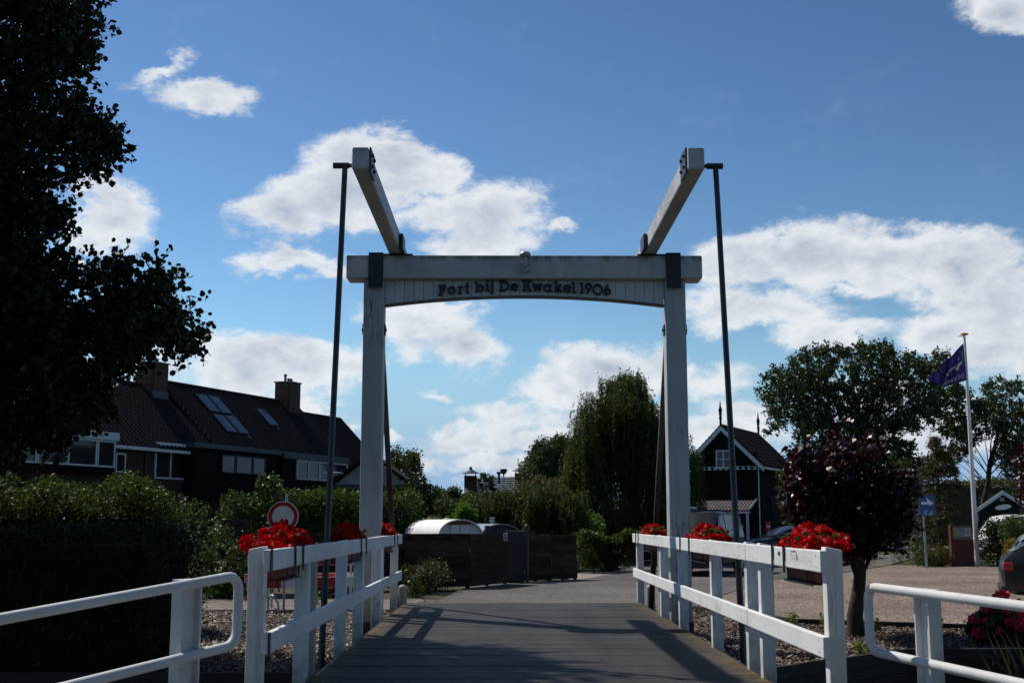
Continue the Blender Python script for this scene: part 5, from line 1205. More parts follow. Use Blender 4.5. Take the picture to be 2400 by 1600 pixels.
car('parked_car', 'dark navy estate car parked behind the van near the timber house', 'car', (cc.x, 47, -.412), R(180 + 8), 4.6, 1.8, 'wagon', p_navy, 'cars parked around the lot')
hd = Vector((.94, -.34, 0)).normalized(); rc_ = G(2312, 1392)
ce = rc_ + hd * 2.2 + Vector((-hd.y, hd.x, 0)) * .85
car('parked_car', 'dark graphite hatchback with lit red tail light at the picture edge', 'car', (ce.x, ce.y, -.42), math.atan2(hd.y, hd.x), 4.5, 1.82, 'hatch', p_grey, 'cars parked around the lot')
c2_ = P(2336, 1300, 29.5) + hd * 2.15 + Vector((-hd.y, hd.x, 0)) * .85
car('parked_car', 'silver car just beyond the dark graphite hatchback', 'car', (c2_.x, c2_.y, -.42), math.atan2(hd.y, hd.x), 4.4, 1.8, 'wagon', p_silver, 'cars parked around the lot')
v3 = P(2318, 1210, 55)
car('parked_van', 'white van half hidden by bushes in front of the green hut', 'van', (v3.x + .3, 55, -.42), R(180 + 20), 4.8, 1.9, 'van', p_white)

# ------------------------------------------------------------------ person beside the van
pp_ = P(1701, 1300, 44.2)
def person(loc, face, label):
    v = [(0, 0, .95), (0, .0, 1.18), (0, .01, 1.40), (0, .02, 1.50), (.02, .0, 1.60), (.03, 0, 1.72),
         (.10, .0, .90), (.11, .02, .50), (.11, -.01, .08), (.13, .12, .03), (-.10, 0, .90), (-.12, .03, .50), (-.13, -.01, .08), (-.14, .12, .03),
         (.19, .0, 1.42), (.34, -.08, 1.20), (.20, .06, 1.03), (.14, .12, 1.00), (-.19, 0, 1.42), (-.26, .10, 1.16), (-.24, .32, 1.12), (-.24, .42, 1.14)]
    e = [(0, 1), (1, 2), (2, 3), (3, 4), (4, 5), (0, 6), (6, 7), (7, 8), (8, 9), (0, 10), (10, 11), (11, 12), (12, 13), (2, 14), (14, 15), (15, 16), (16, 17), (2, 18), (18, 19), (19, 20), (20, 21)]
    rad = [.15, .15, .15, .06, .09, .07, .095, .065, .045, .045, .095, .065, .045, .045, .065, .045, .033, .035, .065, .045, .033, .035]
    me = bpy.data.meshes.new('person'); me.from_pydata(v, e, []); o = bpy.data.objects.new('person', me); col.objects.link(o)
    sk = o.modifiers.new('skin', 'SKIN'); me.skin_vertices.new() if not me.skin_vertices else None
    for i, s_ in enumerate(me.skin_vertices[0].data): s_.radius = (rad[i], rad[i] * (.7 if i < 3 else 1)); s_.use_root = (i == 0)
    sb_ = o.modifiers.new('sub', 'SUBSURF'); sb_.levels = sb_.render_levels = 2
    dg = bpy.context.evaluated_depsgraph_get(); m2 = bpy.data.meshes.new_from_object(o.evaluated_get(dg)); o.modifiers.clear(); o.data = m2
    for m_ in (mat('skin', (.42, .24, .17), .6, .1, 9, 0, 0), mat('white_shirt', (.70, .72, .76), .8, .08, 6, 0, .1), mat('dark_trousers', (.02, .022, .03), .8, .2, 6, 0, .1), mat('brown_hair', (.06, .035, .02), .7, .2, 9, 0, 0), M['plastic']): m2.materials.append(m_)
    for p in m2.polygons:
        c = p.center; p.use_smooth = True
        if c.z > 1.66 or (c.z > 1.56 and c.y < -.02): k = 3
        elif c.z > 1.48: k = 0
        elif c.z > .96: k = 0 if (abs(c.x) > .30 and c.z < 1.22) or (c.y > .13) or (abs(c.x) > .17 and c.z < 1.08) else 1
        elif c.z > .07: k = 2 if abs(c.x) < .2 and c.y < .1 else 0
        else: k = 4
        p.material_index = k
    o.location = loc; o.rotation_euler.z = face
    return tag(o, label, 'person')
person((pp_.x, 44.2, -.412), R(100), 'person in white t-shirt with hand on hip standing beside the black van')
# ------------------------------------------------------------------ vegetation
M['leaf_dark'] = leaf_mat('leaf_dark', (.010, .020, .006), (.028, .050, .012), .45, .22, spec=.3)
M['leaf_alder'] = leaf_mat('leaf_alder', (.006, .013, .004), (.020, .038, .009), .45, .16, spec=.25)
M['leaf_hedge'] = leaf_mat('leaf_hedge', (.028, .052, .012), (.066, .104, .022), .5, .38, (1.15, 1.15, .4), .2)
M['leaf_mid'] = leaf_mat('leaf_mid', (.022, .042, .012), (.055, .09, .024), .45, .35, spec=.28)
M['leaf_fresh'] = leaf_mat('leaf_fresh', (.06, .12, .015), (.11, .20, .03), .4, .45)
M['leaf_poplar'] = leaf_mat('leaf_poplar', (.024, .040, .016), (.055, .080, .032), .38, .3)
M['leaf_willow'] = leaf_mat('leaf_willow', (.026, .045, .012), (.065, .095, .024), .55, .36, spec=.22)
M['leaf_far'] = leaf_mat('leaf_far', (.030, .048, .022), (.055, .080, .035), .6, .3, spec=.2)
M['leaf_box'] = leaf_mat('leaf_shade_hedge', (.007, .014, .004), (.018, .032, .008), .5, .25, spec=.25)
M['leaf_maple'] = leaf_mat('leaf_red_maple', (.008, .003, .004), (.030, .004, .006), .38, .18, (2.4, .4, .4), .5)
M['leaf_gold'] = leaf_mat('leaf_gold', (.12, .10, .015), (.22, .17, .03), .5, .35)
M['leaf_spruce'] = leaf_mat('needles_brownish', (.035, .045, .016), (.095, .075, .032), .6, .25)
M['leaf_olive'] = leaf_mat('leaf_olive', (.06, .065, .025), (.11, .105, .045), .6, .3)
S_ = 1 / 1.0204
# big alder: crown hanging into view, trunk beyond the frame
big = [(-420, -380), (180, -420), (240, -160), (248, -10), (238, 95), (222, 140), (212, 215), (245, 262), (285, 315), (300, 365), (262, 395), (225, 415), (175, 412), (150, 440), (178, 490), (152, 545), (138, 585),
       (185, 578), (215, 618), (262, 612), (300, 592), (345, 625), (395, 612), (408, 655), (432, 690), (455, 722), (480, 770), (462, 790), (405, 765), (360, 790), (330, 835), (292, 850), (280, 890), (300, 905), (262, 925), (205, 962), (180, 985), (172, 1015), (120, 1028), (70, 1000), (20, 1035), (-120, 1070), (-420, 1000)]
big = [(x - 38 if x > 120 else x, y) for x, y in big]
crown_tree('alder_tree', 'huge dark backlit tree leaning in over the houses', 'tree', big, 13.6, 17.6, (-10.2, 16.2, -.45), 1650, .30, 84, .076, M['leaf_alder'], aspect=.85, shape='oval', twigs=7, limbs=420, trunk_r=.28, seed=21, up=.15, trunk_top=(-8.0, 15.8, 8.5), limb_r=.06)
# foreground clipped hedge in shade
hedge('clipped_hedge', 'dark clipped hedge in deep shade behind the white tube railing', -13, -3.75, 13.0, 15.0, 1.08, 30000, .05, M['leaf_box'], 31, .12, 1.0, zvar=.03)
# tall loose hedge with lit top
g = np.random.default_rng(8); cl = []
for k in range(190):
    x = g.uniform(-13, -4.95); f = g.uniform(0, 1)
    top = 1.62 + .10 * math.sin(x * 2.1) + .09 * math.sin(x * 5.3 + 1) - .55 * max(0, (x + 5.6)) ** 1
    cl.append(((x, 18.5 + g.uniform(-.55, .75), top - (g.uniform(0, .25) if f < .6 else g.uniform(.2, 1.6))), g.uniform(.24, .42)))
tall = shrub('tall_hedge', 'tall loose green hedge with sunlit top below the terraced houses', 'hedge', cl, .062, 3400, M['leaf_hedge'], base=(-8.8, 18.8, -.45), aspect=.42, seed=9, up=.5)
reparent(MB().box(-13, -5.2, 18.2, 19.2, -.45, 1.3).build('twig_core', M['twig'], bevel=.2), tall)
# leafy garden shrubs at the left of the bridge
def clumps_px(poly, n, Y0, Y1, r0, r1, seed):
    q = np.random.default_rng(seed); return [(np.array(P(x, y, q.uniform(Y0, Y1))), q.uniform(r0, r1)) for x, y in poly_sample(poly, n, q)]
shrub('rose_shrub', 'leafy green shrub at the corner of the tall hedge', 'shrub', clumps_px([(455, 1240), (500, 1215), (545, 1250), (560, 1300), (545, 1350), (470, 1345), (440, 1300)], 26, 25.5, 27, .2, .36, 41), .075, 1500, M['leaf_mid'], seed=41)
shrub('climbing_shrub', 'pale leafy climber growing on the dark wooden arch', 'shrub', clumps_px([(505, 1140), (560, 1145), (575, 1200), (560, 1260), (500, 1230)], 22, 27, 28, .2, .34, 42), .08, 1400, M['leaf_mid'], seed=42)
shrub('fruit_shrub', 'tall broad-leaved green shrub behind the round road sign', 'shrub', clumps_px([(568, 1130), (610, 1115), (655, 1100), (662, 1120), (640, 1160), (650, 1240), (590, 1260), (560, 1200)], 34, 27.5, 29, .2, .36, 43), .11, 900, M['leaf_mid'], seed=43, aspect=.7)
aw = P(547, 1200, 26.8); arch = empty('garden_arch', (aw.x, aw.y, -.42), 'dark wooden garden arch among the leafy shrubs', 'garden arch')
for u in (-.17, .17): reparent(MB().box(aw.x + u - .05, aw.x + u + .05, aw.y - .05, aw.y + .05, -.42, 1.15).build('post', M['timber_dark']), arch)
reparent(MB().box(aw.x - .3, aw.x + .3, aw.y - .06, aw.y + .06, 1.151, 1.25).build('lintel', M['timber_dark']), arch)
shrub('low_perennials', 'low fresh green plants with small pink flower heads along the brick path', 'plants', clumps_px([(450, 1345), (560, 1340), (620, 1350), (620, 1368), (455, 1372)], 22, 25.9, 26.6, .10, .2, 44), .06, 2600, M['leaf_fresh'], seed=44)
shrub('low_perennials', 'low green plants under the striped barrier board', 'plants', clumps_px([(640, 1345), (850, 1335), (860, 1360), (640, 1365)], 18, 25.9, 27.5, .12, .22, 45), .06, 2200, M['leaf_mid'], seed=45)
pk = leaf_mat('sedum_pink', (.20, .02, .03), (.34, .05, .06), .6, .2, (1.1, .8, .8))
for k, (x, y) in enumerate(((462, 1337), (475, 1342), (572, 1352), (578, 1366), (566, 1372), (800, 1318), (812, 1325))):
    c = P(x, y, 24.6 if k < 5 else 27); t = empty('pink_flower', (c.x, c.y, -.42), ('upper dusky pink flower head beside the dark hedge corner', 'lower dusky pink flower head beside the dark hedge corner', 'top dusky pink flower head behind the tube railing bend', 'middle dusky pink flower head behind the tube railing bend', 'lowest dusky pink flower head behind the tube railing bend', 'magenta flower glimpsed above the lower barrier board', 'smaller magenta flower next to the barrier upright')[k], 'flower', 'pink flowers beside the path' if k < 5 else 'magenta flowers behind the barrier')
    np_mesh('flower_head', leaf_polys(ball_pts(c, .075, 50, np.random.default_rng(k), (1, 1, .6)), .04, .9, .5, 'oval', k), None, pk, t)
    reparent(MB().tube([(c.x, c.y, -.42), c], .008, 5).build('stem', M['twig']), t)
x0, x1 = P(668, 1150, 38).x, P(822, 1150, 38).x
hedge('garden_hedge', 'clipped green hedge between the lamp and the terraced houses', x0, x1, 37.4, 39, P(740, 1138, 38).z, 7000, .11, M['leaf_hedge'], 46, .2, 1.0, zvar=.08)
hedge('garden_hedge', 'rounded green hedge just behind the gantry foot and barn', P(840, 1150, 38).x, P(950, 1150, 38).x, 38, 39.6, P(900, 1145, 38).z, 6000, .11, M['leaf_hedge'], 47, .22, 1.2, zvar=.12)
shrub('spirea_shrub', 'low twiggy brown-green shrub at the foot of the plank fence', 'shrub', clumps_px([(935, 1300), (985, 1288), (1022, 1310), (1030, 1340), (990, 1362), (940, 1360)], 30, 27.6, 29.2, .16, .3, 48), .055, 2200, leaf_mat('leaf_spirea', (.03, .04, .012), (.075, .07, .025), .5, .3), seed=48)
shrub('leafy_weed', 'tall green weed beside the far railing post', 'plant', clumps_px([(928, 1335), (960, 1325), (965, 1375), (930, 1380)], 10, 26.5, 27.4, .12, .2, 49), .07, 1800, M['leaf_mid'], seed=49)
# weeds in the bark beds
for k, (x, y, lab) in enumerate(((700, 1420, 'small green weed in the bark below the barrier foot'), (728, 1395, 'taller seedling weed beside the barrier foot'), (560, 1452, 'green weed in the bark by the tube railing end'), (704, 1528, 'green weed in shaded bark behind the thick railing post'), (1822, 1432, 'green weed at the timber edging by the sunlit railing'), (1895, 1432, 'leafy weed at the timber edging beside the maple trunk'), (2012, 1445, 'dark leafy weed right of the maple trunk'), (1975, 1505, 'green weed in the bark below the maple'), (2155, 1440, 'small weed at the timber edging beyond the tube railing post'))):
    c = G(x, y); r_ = .10 if k != 1 else .14
    t = empty('weed', (c.x, c.y, -.43), lab, 'weed', 'weeds in the bark beds')
    np_mesh('leaves', leaf_polys(ball_pts((c.x, c.y, -.43 + r_), r_, 70, np.random.default_rng(60 + k), (1, 1, 1.2 if k != 1 else 1.6)), .06, .5, .5, 'rhomb', k), None, M['leaf_fresh' if k % 3 else 'leaf_mid'], t)
# bark mulch
def mulch(name, poly, n, seed, label):
    q = np.random.default_rng(seed); xy = poly_sample(poly, n, q); pts = np.column_stack([xy, np.full(n, -.425) + q.uniform(0, .025, n)])
    o = np_mesh(name, leaf_polys(pts, .062, .34, 1.6, 'rhomb', seed, jitter=.6), None, M['mulch'], None); tag(o, label, 'bark mulch', kind='stuff')
M['mulch'] = leaf_mat('bark_chip', (.045, .028, .020), (.24, .17, .125), .6, .0, (1, 1, 1), .5)
mulch('bark_mulch', [(2.15, 13.0), (2.75, 12.95), (4.8, 14.8), (9.5, 15.1), (9.5, 18.4), (7.2, 18.5), (4.7, 19.5), (3.5, 22.6), (2.2, 22.6)], 26000, 71, 'brown bark mulch over the bed below the red maple')
mulch('bark_mulch', [(-6.2, 12.7), (-1.7, 12.7), (-1.7, 22.2), (-6.2, 22.2)], 24000, 72, 'brown bark mulch over the bed below the striped barrier')
# trees and bushes beyond the fence
crown_tree('birch_tree', 'slender pale birch tree rising behind the white-gabled barn', 'tree', [(890, 1055), (905, 1032), (925, 1040), (945, 1030), (960, 1065), (965, 1110), (975, 1150), (890, 1150)], 72, 76, (-6.5, 74, -.42), 130, .5, 60, .17, M['leaf_far'], limbs=30, trunk_r=.12, seed=81)
crown_tree('conifer_bush', 'dark pointed bush right of the white-gabled barn', 'bush', [(935, 1130), (950, 1085), (972, 1105), (990, 1140), (985, 1195), (930, 1195)], 47, 50, (-4.2, 48.5, -.42), 90, .38, 70, .13, M['leaf_dark'], limbs=10, trunk_r=.08, seed=82)
for k, (pl, Y, lab, mt, lf) in enumerate((
   ([(985, 1125), (1020, 1128), (1045, 1140), (1040, 1165), (985, 1165)], 88, 'far green bush left of the spiky bush on the skyline', 'leaf_far', .2),
   ([(1030, 1140), (1042, 1112), (1050, 1135), (1062, 1140), (1075, 1155), (1070, 1168), (1030, 1165)], 82, 'far spiky bush on the skyline left of the shiny roof', 'leaf_far', .2),
   ([(1080, 1142), (1110, 1136), (1160, 1138), (1190, 1142), (1180, 1165), (1085, 1165)], 78, 'dark bush in front of the shiny distant roof', 'leaf_far', .2),
   ([(1098, 1085), (1106, 1085), (1118, 1092), (1135, 1098), (1138, 1125), (1100, 1125)], 84, 'thin young tree poking up before the shiny roof', 'leaf_far', .17),
   ([(985, 1150), (1020, 1148), (1050, 1160), (1065, 1180), (1050, 1200), (985, 1195)], 62, 'grey-green rounded willow bush left of the bright small tree', 'leaf_far', .15),
   ([(1060, 1150), (1090, 1140), (1115, 1155), (1115, 1185), (1065, 1185)], 58, 'feathery green bush right above the bright small tree', 'leaf_willow', .14),
   ([(1190, 1105), (1240, 1098), (1300, 1105), (1310, 1130), (1260, 1140), (1185, 1130)], 70, 'rusty olive bush below the dark round tree', 'leaf_olive', .16))):
    crown_tree('far_bush', lab, 'bush', pl, Y - 1.5, Y + 2.0, (P(pl[0][0] + 25, 1150, Y).x, Y, -.42), 60 if k != 3 else 16, .5 if k != 3 else .28, 70, lf, M[mt], 'bushes beyond the plank fence', limbs=12, trunk_r=.08, seed=90 + k)
crown_tree('small_tree', 'small bright green tree just above the white barrel roof', 'tree', [(1045, 1170), (1060, 1158), (1082, 1162), (1092, 1180), (1085, 1205), (1050, 1208), (1042, 1190)], 42, 43.2, (P(1067, 1200, 42.6).x, 42.6, -.42), 50, .2, 60, .11, M['leaf_fresh'], limbs=10, trunk_r=.05, seed=97)
crown_tree('flowering_bush', 'white-flowered bush above the left end of the white barrel roof', 'bush', [(975, 1195), (1000, 1190), (1012, 1200), (1008, 1225), (970, 1225)], 41, 42.5, (P(990, 1200, 42).x, 42, -.42), 30, .22, 60, .09, leaf_mat('leaf_white_bloom', (.05, .08, .03), (.22, .24, .18), .5, .3), limbs=8, trunk_r=.05, seed=98)
ln_ = P(1027, 1195, 40.5); lan = empty('stone_lantern', (ln_.x, 40.5, -.42), 'grey stone garden lantern peeking over the white barrel roof', 'lantern')
reparent(MB().lathe([(.12, -.42), (.08, .3), (.08, ln_.z - .25), (.16, ln_.z - .22), (.16, ln_.z - .18)], (ln_.x, 40.5, 0), 10).build('pillar', M['concrete']), lan)
reparent(MB().lathe([(.10, ln_.z - .178), (.10, ln_.z - .02)], (ln_.x, 40.5, 0), 6).build('light_box', M['concrete']), lan); reparent(MB().lathe([(.2, ln_.z - .018), (.16, ln_.z + .04), (.05, ln_.z + .09), (.03, ln_.z + .15)], (ln_.x, 40.5, 0), 8).build('cap', M['concrete']), lan)
crown_tree('round_tree', 'dense dark round tree on the skyline left of the weeping tree', 'tree', [(1198, 1075), (1215, 1040), (1240, 1015), (1270, 1000), (1300, 1005), (1315, 1040), (1312, 1105), (1230, 1112), (1200, 1100)], 78, 83, (P(1260, 1100, 80).x, 80, -.42), 150, .6, 90, .19, M['leaf_far'], limbs=20, trunk_r=.2, seed=99)
# weeping trees: strands of leaves hanging from arched limbs
def weeping(name, label, poly, Y0, Y1, base, n, lmin, lmax, per, leaf, lm, seed, top_z=None, trunk_r=.2):
    q = np.random.default_rng(seed); pts = []; heads = []; nh = max(20, n // 22)
    for (x, y) in poly_sample(poly, nh, q):
        h0 = np.array(P(x, y, q.uniform(Y0, Y1))); heads.append(h0); L0 = q.uniform(lmin, lmax); lean = q.normal(0, .10, 2)
        for _ in range(22):          # one tress: strands hanging together from an arched limb end
            h = h0 + q.normal(size=3) * np.array([.17, .17, .14]); L = min(L0 * q.uniform(.5, 1.2), h[2] + .2); s = q.uniform(0, 1, per)
            pts.append(np.stack([h[0] + lean[0] * s * L + .03 * q.normal(size=per), h[1] + lean[1] * s * L + .03 * q.normal(size=per), h[2] - L * s], 1))
    t = empty(name, base, label, 'tree')
    np_mesh('crown', leaf_polys(np.vstack(pts), leaf, .3, .0, 'rhomb', seed, droop=1.6), None, lm, t)
    b = Vector(base); tz_ = top_z or max(h[2] for h in heads) * .75; mb = MB()
    tp = [b + Vector((.15 * math.sin(k), .1 * math.cos(k * 1.3), (tz_ - b.z) * k / 5)) for k in range(6)]
    mb.tube(tp, [trunk_r * (1.1 - .75 * k / 5) for k in range(6)], 10); reparent(mb.build('trunk', M['bark'], smooth=True), t); mb = MB()
    for h in heads[:70]:
        h = Vector(h); s0 = tp[2].lerp(tp[5], rnd.uniform(0, 1)); m_ = s0.lerp(h, .55) + Vector((0, 0, .5))
        mb.tube([s0, m_, h], [trunk_r * .22, trunk_r * .12, .012], 5)
    reparent(mb.build('limbs', M['bark'], smooth=True), t); return t
wp = [(1308, 1085), (1304, 1040), (1318, 1000), (1328, 955), (1338, 915), (1365, 885), (1400, 865), (1430, 852), (1465, 858), (1490, 880), (1512, 905), (1530, 940), (1545, 990), (1590, 1010), (1610, 1040), (1590, 1060), (1480, 1010), (1400, 1000), (1345, 1050)]
weeping('weeping_birch', 'tall weeping tree with hanging green strands behind the gantry post', wp, 46, 50.5, (P(1455, 1200, 48).x, 48, -.42), 3100, 2.6, 5.2, 78, .115, M['leaf_willow'], 101)
md = [(1065, 1168), (1085, 1150), (1130, 1140), (1190, 1128), (1220, 1122), (1215, 1175), (1150, 1180)]
weeping('weeping_willow', 'low weeping mound right of the bright small tree', md, 43, 46, (P(1150, 1200, 44.5).x, 44.5, -.42), 900, .5, 1.2, 40, .11, M['leaf_willow'], 102, trunk_r=.12)
md = [(1210, 1160), (1225, 1126), (1265, 1118), (1300, 1116), (1335, 1128), (1350, 1150), (1345, 1185), (1225, 1190)]
weeping('weeping_willow', 'rounded weeping mound beside the tall weeping tree', md, 40.5, 43.5, (P(1285, 1200, 42).x, 42, -.42), 900, .5, 1.2, 40, .11, M['leaf_willow'], 103, trunk_r=.12)
shrub('roadside_bush', 'bright leafy bush between plank fence and tall weeping tree', 'shrub', clumps_px([(1340, 1195), (1365, 1180), (1380, 1215), (1340, 1220)], 12, 43, 44, .25, .4, 104), .1, 900, M['leaf_fresh'], seed=104)
hx0, hx1 = P(1322, 1260, 39).x, P(1466, 1260, 40.5).x
g = np.random.default_rng(106); cl = []
for k in range(110):
    f = g.uniform(0, 1); cl.append(((hx0 + (hx1 - hx0) * f, 38.6 + 2.6 * f + g.uniform(-.3, .3), (.62 + .12 * math.sin(f * 9)) - (0 if g.random() < .45 else g.uniform(0, .95))), g.uniform(.16, .3)))
hg = shrub('roadside_hedge', 'leafy green hedge along the road between plank fence and van', 'hedge', cl, .085, 2000, M['leaf_hedge'], seed=106)
# poplars behind the lot
pp1 = [(1745, 880), (1760, 865), (1790, 850), (1815, 845), (1830, 820), (1870, 810), (1905, 800), (1915, 825), (1925, 800), (1950, 795), (1985, 790), (2010, 788), (2040, 800), (2055, 825), (2085, 815), (2105, 825), (2140, 810), (2165, 812), (2175, 850), (2150, 900), (2140, 950), (2105, 985), (2090, 1030), (2130, 1060), (2150, 1085), (2090, 1105), (1960, 1105), (1900, 1085), (1850, 1060), (1838, 1020), (1842, 980), (1835, 960), (1800, 980), (1778, 1000), (1765, 985), (1785, 960), (1768, 935), (1750, 910)]
crown_tree('poplar_tree', 'broad tall poplar with gaps of sky, left of the flag', 'tree', pp1, 72, 78, (P(1985, 1150, 75).x, 75, -.42), 860, .50, 85, .16, M['leaf_poplar'], 'tall poplars behind the lot', aspect=.75, limbs=60, trunk_r=.34, seed=111, limb_r=.12, twigs=6)
pp2 = [(2120, 940), (2150, 905), (2200, 880), (2225, 910), (2255, 925), (2270, 885), (2310, 865), (2340, 880), (2420, 870), (2450, 1000), (2380, 1080), (2300, 1095), (2280, 1050), (2300, 1000), (2260, 990), (2235, 1040), (2180, 1090), (2165, 1050), (2200, 1010), (2155, 985), (2130, 975)]
crown_tree('poplar_tree', 'airy poplar behind the flagpole at the picture edge', 'tree', pp2, 76, 82, (P(2235, 1150, 79).x, 79, -.42), 480, .45, 66, .16, M['leaf_poplar'], 'tall poplars behind the lot', aspect=.75, limbs=24, trunk_r=.24, seed=112, limb_r=.10, twigs=6)
crown_tree('green_tree', 'green bushy tree between the timber house and the red maple', 'tree', [(1800, 1085), (1850, 1075), (1880, 1100), (1890, 1200), (1810, 1200), (1795, 1140)], 54, 57, (P(1845, 1200, 55).x, 55, -.42), 110, .42, 70, .14, M['leaf_mid'], limbs=20, trunk_r=.1, seed=113)
crown_tree('green_tree', 'green bushy tree rising behind the red maple crown', 'tree', [(2010, 1060), (2050, 1045), (2085, 1060), (2100, 1110), (2095, 1180), (2010, 1180)], 60, 63, (P(2055, 1200, 61).x, 61, -.42), 90, .45, 70, .15, M['leaf_mid'], limbs=18, trunk_r=.1, seed=114)
# overgrown bank on the fort and bushes by the hut
crown_tree('bank_bushes', 'overgrown olive green bank on top of the dark fort', 'bushes', [(2110, 1118), (2150, 1108), (2200, 1106), (2260, 1104), (2330, 1102), (2460, 1100), (2460, 1130), (2110, 1132)], 89, 95, (P(2250, 1125, 92).x, 92, 3.5), 170, .5, 60, .19, M['leaf_olive'], limbs=4, trunk_r=.05, seed=115)
crown_tree('green_tree', 'small green tree over the roof of the green hut', 'tree', [(2325, 1115), (2350, 1108), (2400, 1110), (2410, 1160), (2340, 1155), (2322, 1140)], 66, 69, (P(2375, 1180, 67).x, 67, -.42), 70, .42, 70, .15, M['leaf_mid'], limbs=14, trunk_r=.08, seed=116)
# spruce in tiers
sb0 = G(2195, 1296); spz = empty('spruce_tree', (sb0.x, 47.2, -.42), 'browning spruce tree behind the blue direction sign', 'tree')
q = np.random.default_rng(117); pts = []; mb = MB(); H_ = 4.6
for k in range(300):
    f = q.uniform(0, 1) ** 1.15; z = -.2 + f * H_; Rr = 1.75 * (1 - f) ** .75 + .1; a = q.uniform(0, 6.283); c = Vector((sb0.x, 47.2, z)); e_ = c + Vector((math.cos(a) * Rr, math.sin(a) * Rr, -.18 * Rr + .1))
    s = q.uniform(.15, 1, 75) ** .7; pts.append(np.array(c) + (np.array(e_) - np.array(c)) * s[:, None] + q.normal(size=(75, 3)) * np.array([.09, .09, .05]))
    if k < 120: mb.tube([c, e_], [.02, .006], 4)
np_mesh('needles', leaf_polys(np.vstack(pts), .11, .3, .3, 'rhomb', 117), None, M['leaf_spruce'], spz); reparent(mb.build('branches', M['bark']), spz)
reparent(MB().tube([(sb0.x, 47.2, -.42), (sb0.x, 47.2, H_ - .2)], [.12, .02], 8).build('trunk', M['bark']), spz)
shrub('juniper_bush', 'low spreading juniper at the foot of the blue sign', 'bush', clumps_px([(2100, 1262), (2118, 1250), (2140, 1275), (2145, 1298), (2110, 1298)], 16, 44, 45.4, .2, .34, 118), .10, 1300, M['leaf_mid'], seed=118, aspect=.3)
shrub('golden_shrub', 'small golden green shrub between blue sign and red board', 'shrub', clumps_px([(2135, 1272), (2160, 1262), (2180, 1270), (2182, 1296), (2140, 1298)], 16, 44.2, 45, .16, .28, 119), .075, 1600, leaf_mat('leaf_goldgreen', (.05, .05, .012), (.13, .10, .025), .5, .3), seed=119)
shrub('dark_bush', 'dark round bush right of the flagpole foot', 'bush', clumps_px([(2262, 1215), (2290, 1195), (2320, 1205), (2318, 1285), (2270, 1290)], 34, 44.5, 46.5, .24, .4, 120), .09, 1300, M['leaf_mid'], seed=120)
shrub('lot_hedge', 'lit green hedge bush above the silver car', 'bush', clumps_px([(2305, 1210), (2335, 1192), (2420, 1195), (2420, 1245), (2310, 1240)], 40, 42, 44, .25, .4, 121), .09, 1300, M['leaf_hedge'], seed=121)
shrub('yellow_shrub', 'yellow leaved shrub behind the graphite hatchback', 'shrub', clumps_px([(2306, 1248), (2330, 1242), (2350, 1252), (2345, 1288), (2312, 1288)], 18, 39, 40, .18, .3, 122), .08, 1500, M['leaf_gold'], seed=122)
# red maple beside the railing
mp1 = [(1806, 1095), (1822, 1060), (1836, 1040), (1850, 1000), (1862, 1045), (1885, 1080), (1908, 1040), (1918, 990), (1928, 1030), (1935, 960), (1946, 1010), (1962, 1050), (1985, 1020), (1998, 985), (2008, 1035), (2030, 1040), (2030, 1075), (2060, 1095), (2100, 1085), (2095, 1120), (2080, 1150), (2098, 1180), (2090, 1215), (2068, 1232), (2036, 1245), (2005, 1255), (1980, 1272), (1955, 1280), (1930, 1282), (1920, 1262), (1900, 1240), (1870, 1215), (1840, 1200), (1815, 1185), (1808, 1150)]
crown_tree('red_maple', 'small ball-shaped red maple growing in the bark bed by the railing', 'tree', mp1, 16.8, 18.6, (5.05, 17.6, -.45), 430, .15, 30, .082, M['leaf_maple'], aspect=1.0, shape='star', twigs=5, limbs=70, trunk_r=.115, seed=131, up=.9, trunk_top=(5.2, 17.7, 1.4), limb_r=.16)
mp2 = [(2338, 1040), (2350, 1000), (2400, 960), (2480, 980), (2500, 1150), (2420, 1200), (2350, 1170), (2342, 1120)]
crown_tree('red_maple', 'red maple whose few outer twigs reach in at the picture edge', 'tree', mp2, 19.5, 21.5, (10.0, 20.6, -.45), 170, .15, 30, .082, M['leaf_maple'], aspect=1.0, shape='star', limbs=50, trunk_r=.1, seed=132, up=.9, trunk_top=(9.6, 20.5, 1.7), limb_r=.16)
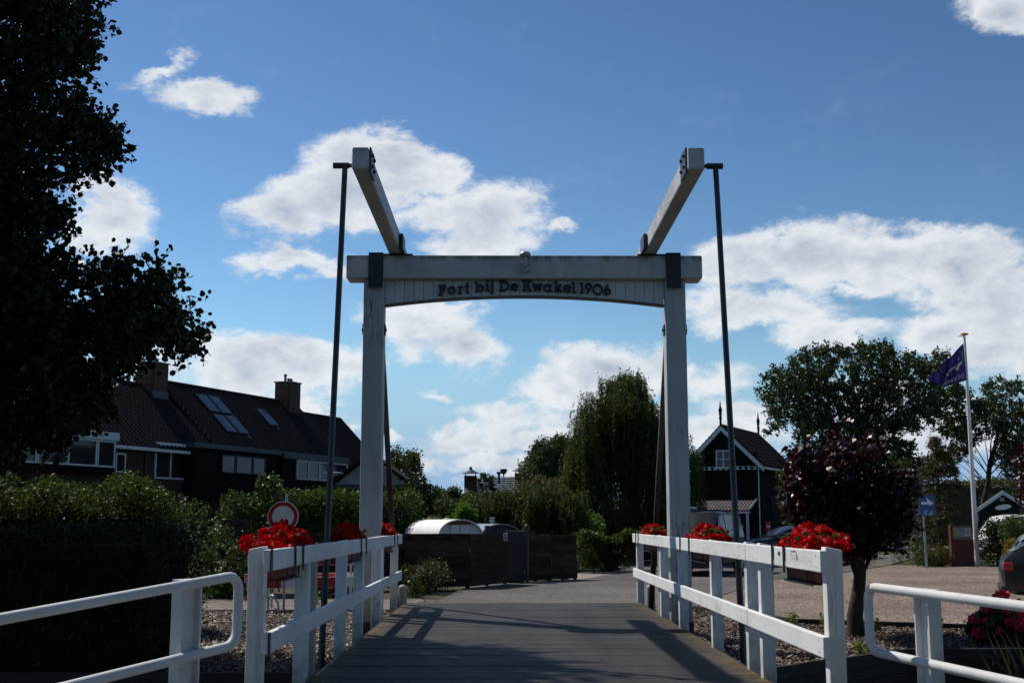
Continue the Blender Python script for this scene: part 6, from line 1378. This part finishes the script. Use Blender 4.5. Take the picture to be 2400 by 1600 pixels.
# hydrangea and iris on the bank
hp = [(2240, 1440), (2262, 1410), (2300, 1395), (2360, 1395), (2420, 1420), (2420, 1500), (2300, 1500), (2255, 1475)]
hy = shrub('hydrangea', 'hydrangea bush with crimson flower balls on the canal bank', 'shrub', clumps_px(hp, 46, 16.0, 17.4, .10, .2, 141), .085, 2600, M['leaf_dark'], seed=141, aspect=.7, shape='oval')
hm_ = leaf_mat('hydrangea_crimson', (.60, .02, .06), (.80, .07, .13), .55, .25, (1.2, .7, .8), .25)
hs = np_mesh('flower_head', leaf_polys(ball_pts((0, 0, 0), .085, 120, np.random.default_rng(4), (1, 1, .8), .12), .04, .95, .4, 'oval', 5), None, hm_)
for k, (zx, zy) in enumerate(((175, 1058), (215, 1065), (285, 1090), (300, 957), (215, 1180), (290, 1160), (370, 1165), (480, 1065), (410, 850), (440, 840), (612, 1000), (500, 1090), (340, 1150), (460, 965), (590, 1110), (460, 1210), (640, 1150), (690, 1050), (720, 1180))):
    c = P((2240 + zx / 3.92) * S_, (1180 + zy / 3.92) * S_, 15.9 + .5 * rnd.random()); o = hs if k == 0 else inst('flower_head', hs)
    o.parent = hy; o.location = c - Vector(hy.location); o.rotation_euler = (rnd.uniform(-.4, .4), rnd.uniform(-.4, .4), rnd.uniform(0, 6)); o.scale = (rnd.uniform(.8, 1.1),) * 3
ir = P(2325, 1567, 14.6); it = empty('iris_clump', (ir.x, 14.7, -.9), 'clump of long iris blades at the water edge', 'iris plant')
q = random.Random(6)
for k in range(26):
    b0 = Vector((ir.x + q.uniform(-.15, .5), 14.55 + q.uniform(-.2, .2), -1.1)); L = q.uniform(.8, 1.35); a = q.uniform(-.55, .35); ph = q.uniform(0, 6)
    mb = MB(); L_, Rr = [], []
    for j in range(7):
        f = j / 6; p = b0 + Vector((math.sin(a) * L * f + .12 * a * f * f * L * 3, .25 * math.sin(ph) * f * f, L * f * math.cos(a) * (1 - .12 * f))); w_ = .021 * (1 - f ** 2.2) + .001
        L_.append(p - Vector((w_, .3 * w_, 0))); Rr.append(p + Vector((w_, .3 * w_, 0)))
    mb.add(L_ + Rr, [(j, j + 1, 8 + j, 7 + j) for j in range(6)]); reparent(mb.build('leaf', M['iris'] if 'iris' in M else M.setdefault('iris', leaf_mat('iris_leaf', (.02, .03, .012), (.05, .06, .025), .45, .3))), it)

# unseen tree line added behind the viewer to darken the faces turned to it
q = np.random.default_rng(200); pts = []
for (x, y) in ((-13, -7), (-6.5, -11), (.5, -14), (7.5, -11), (14, -7)):
    for _ in range(60): pts.append(ball_pts((x + q.normal(0, 1.9), y + q.normal(0, 1.6), q.uniform(.6, 9.5)), q.uniform(.8, 1.4), 70, q))
tag(np_mesh('added_shade_treeline', leaf_polys(np.vstack(pts), .42, .8, .2, 'oval', 210), None, M['leaf_mid']), 'unseen leafy tree line added behind the viewer to shade faces turned to it', 'added shade trees', kind='stuff')
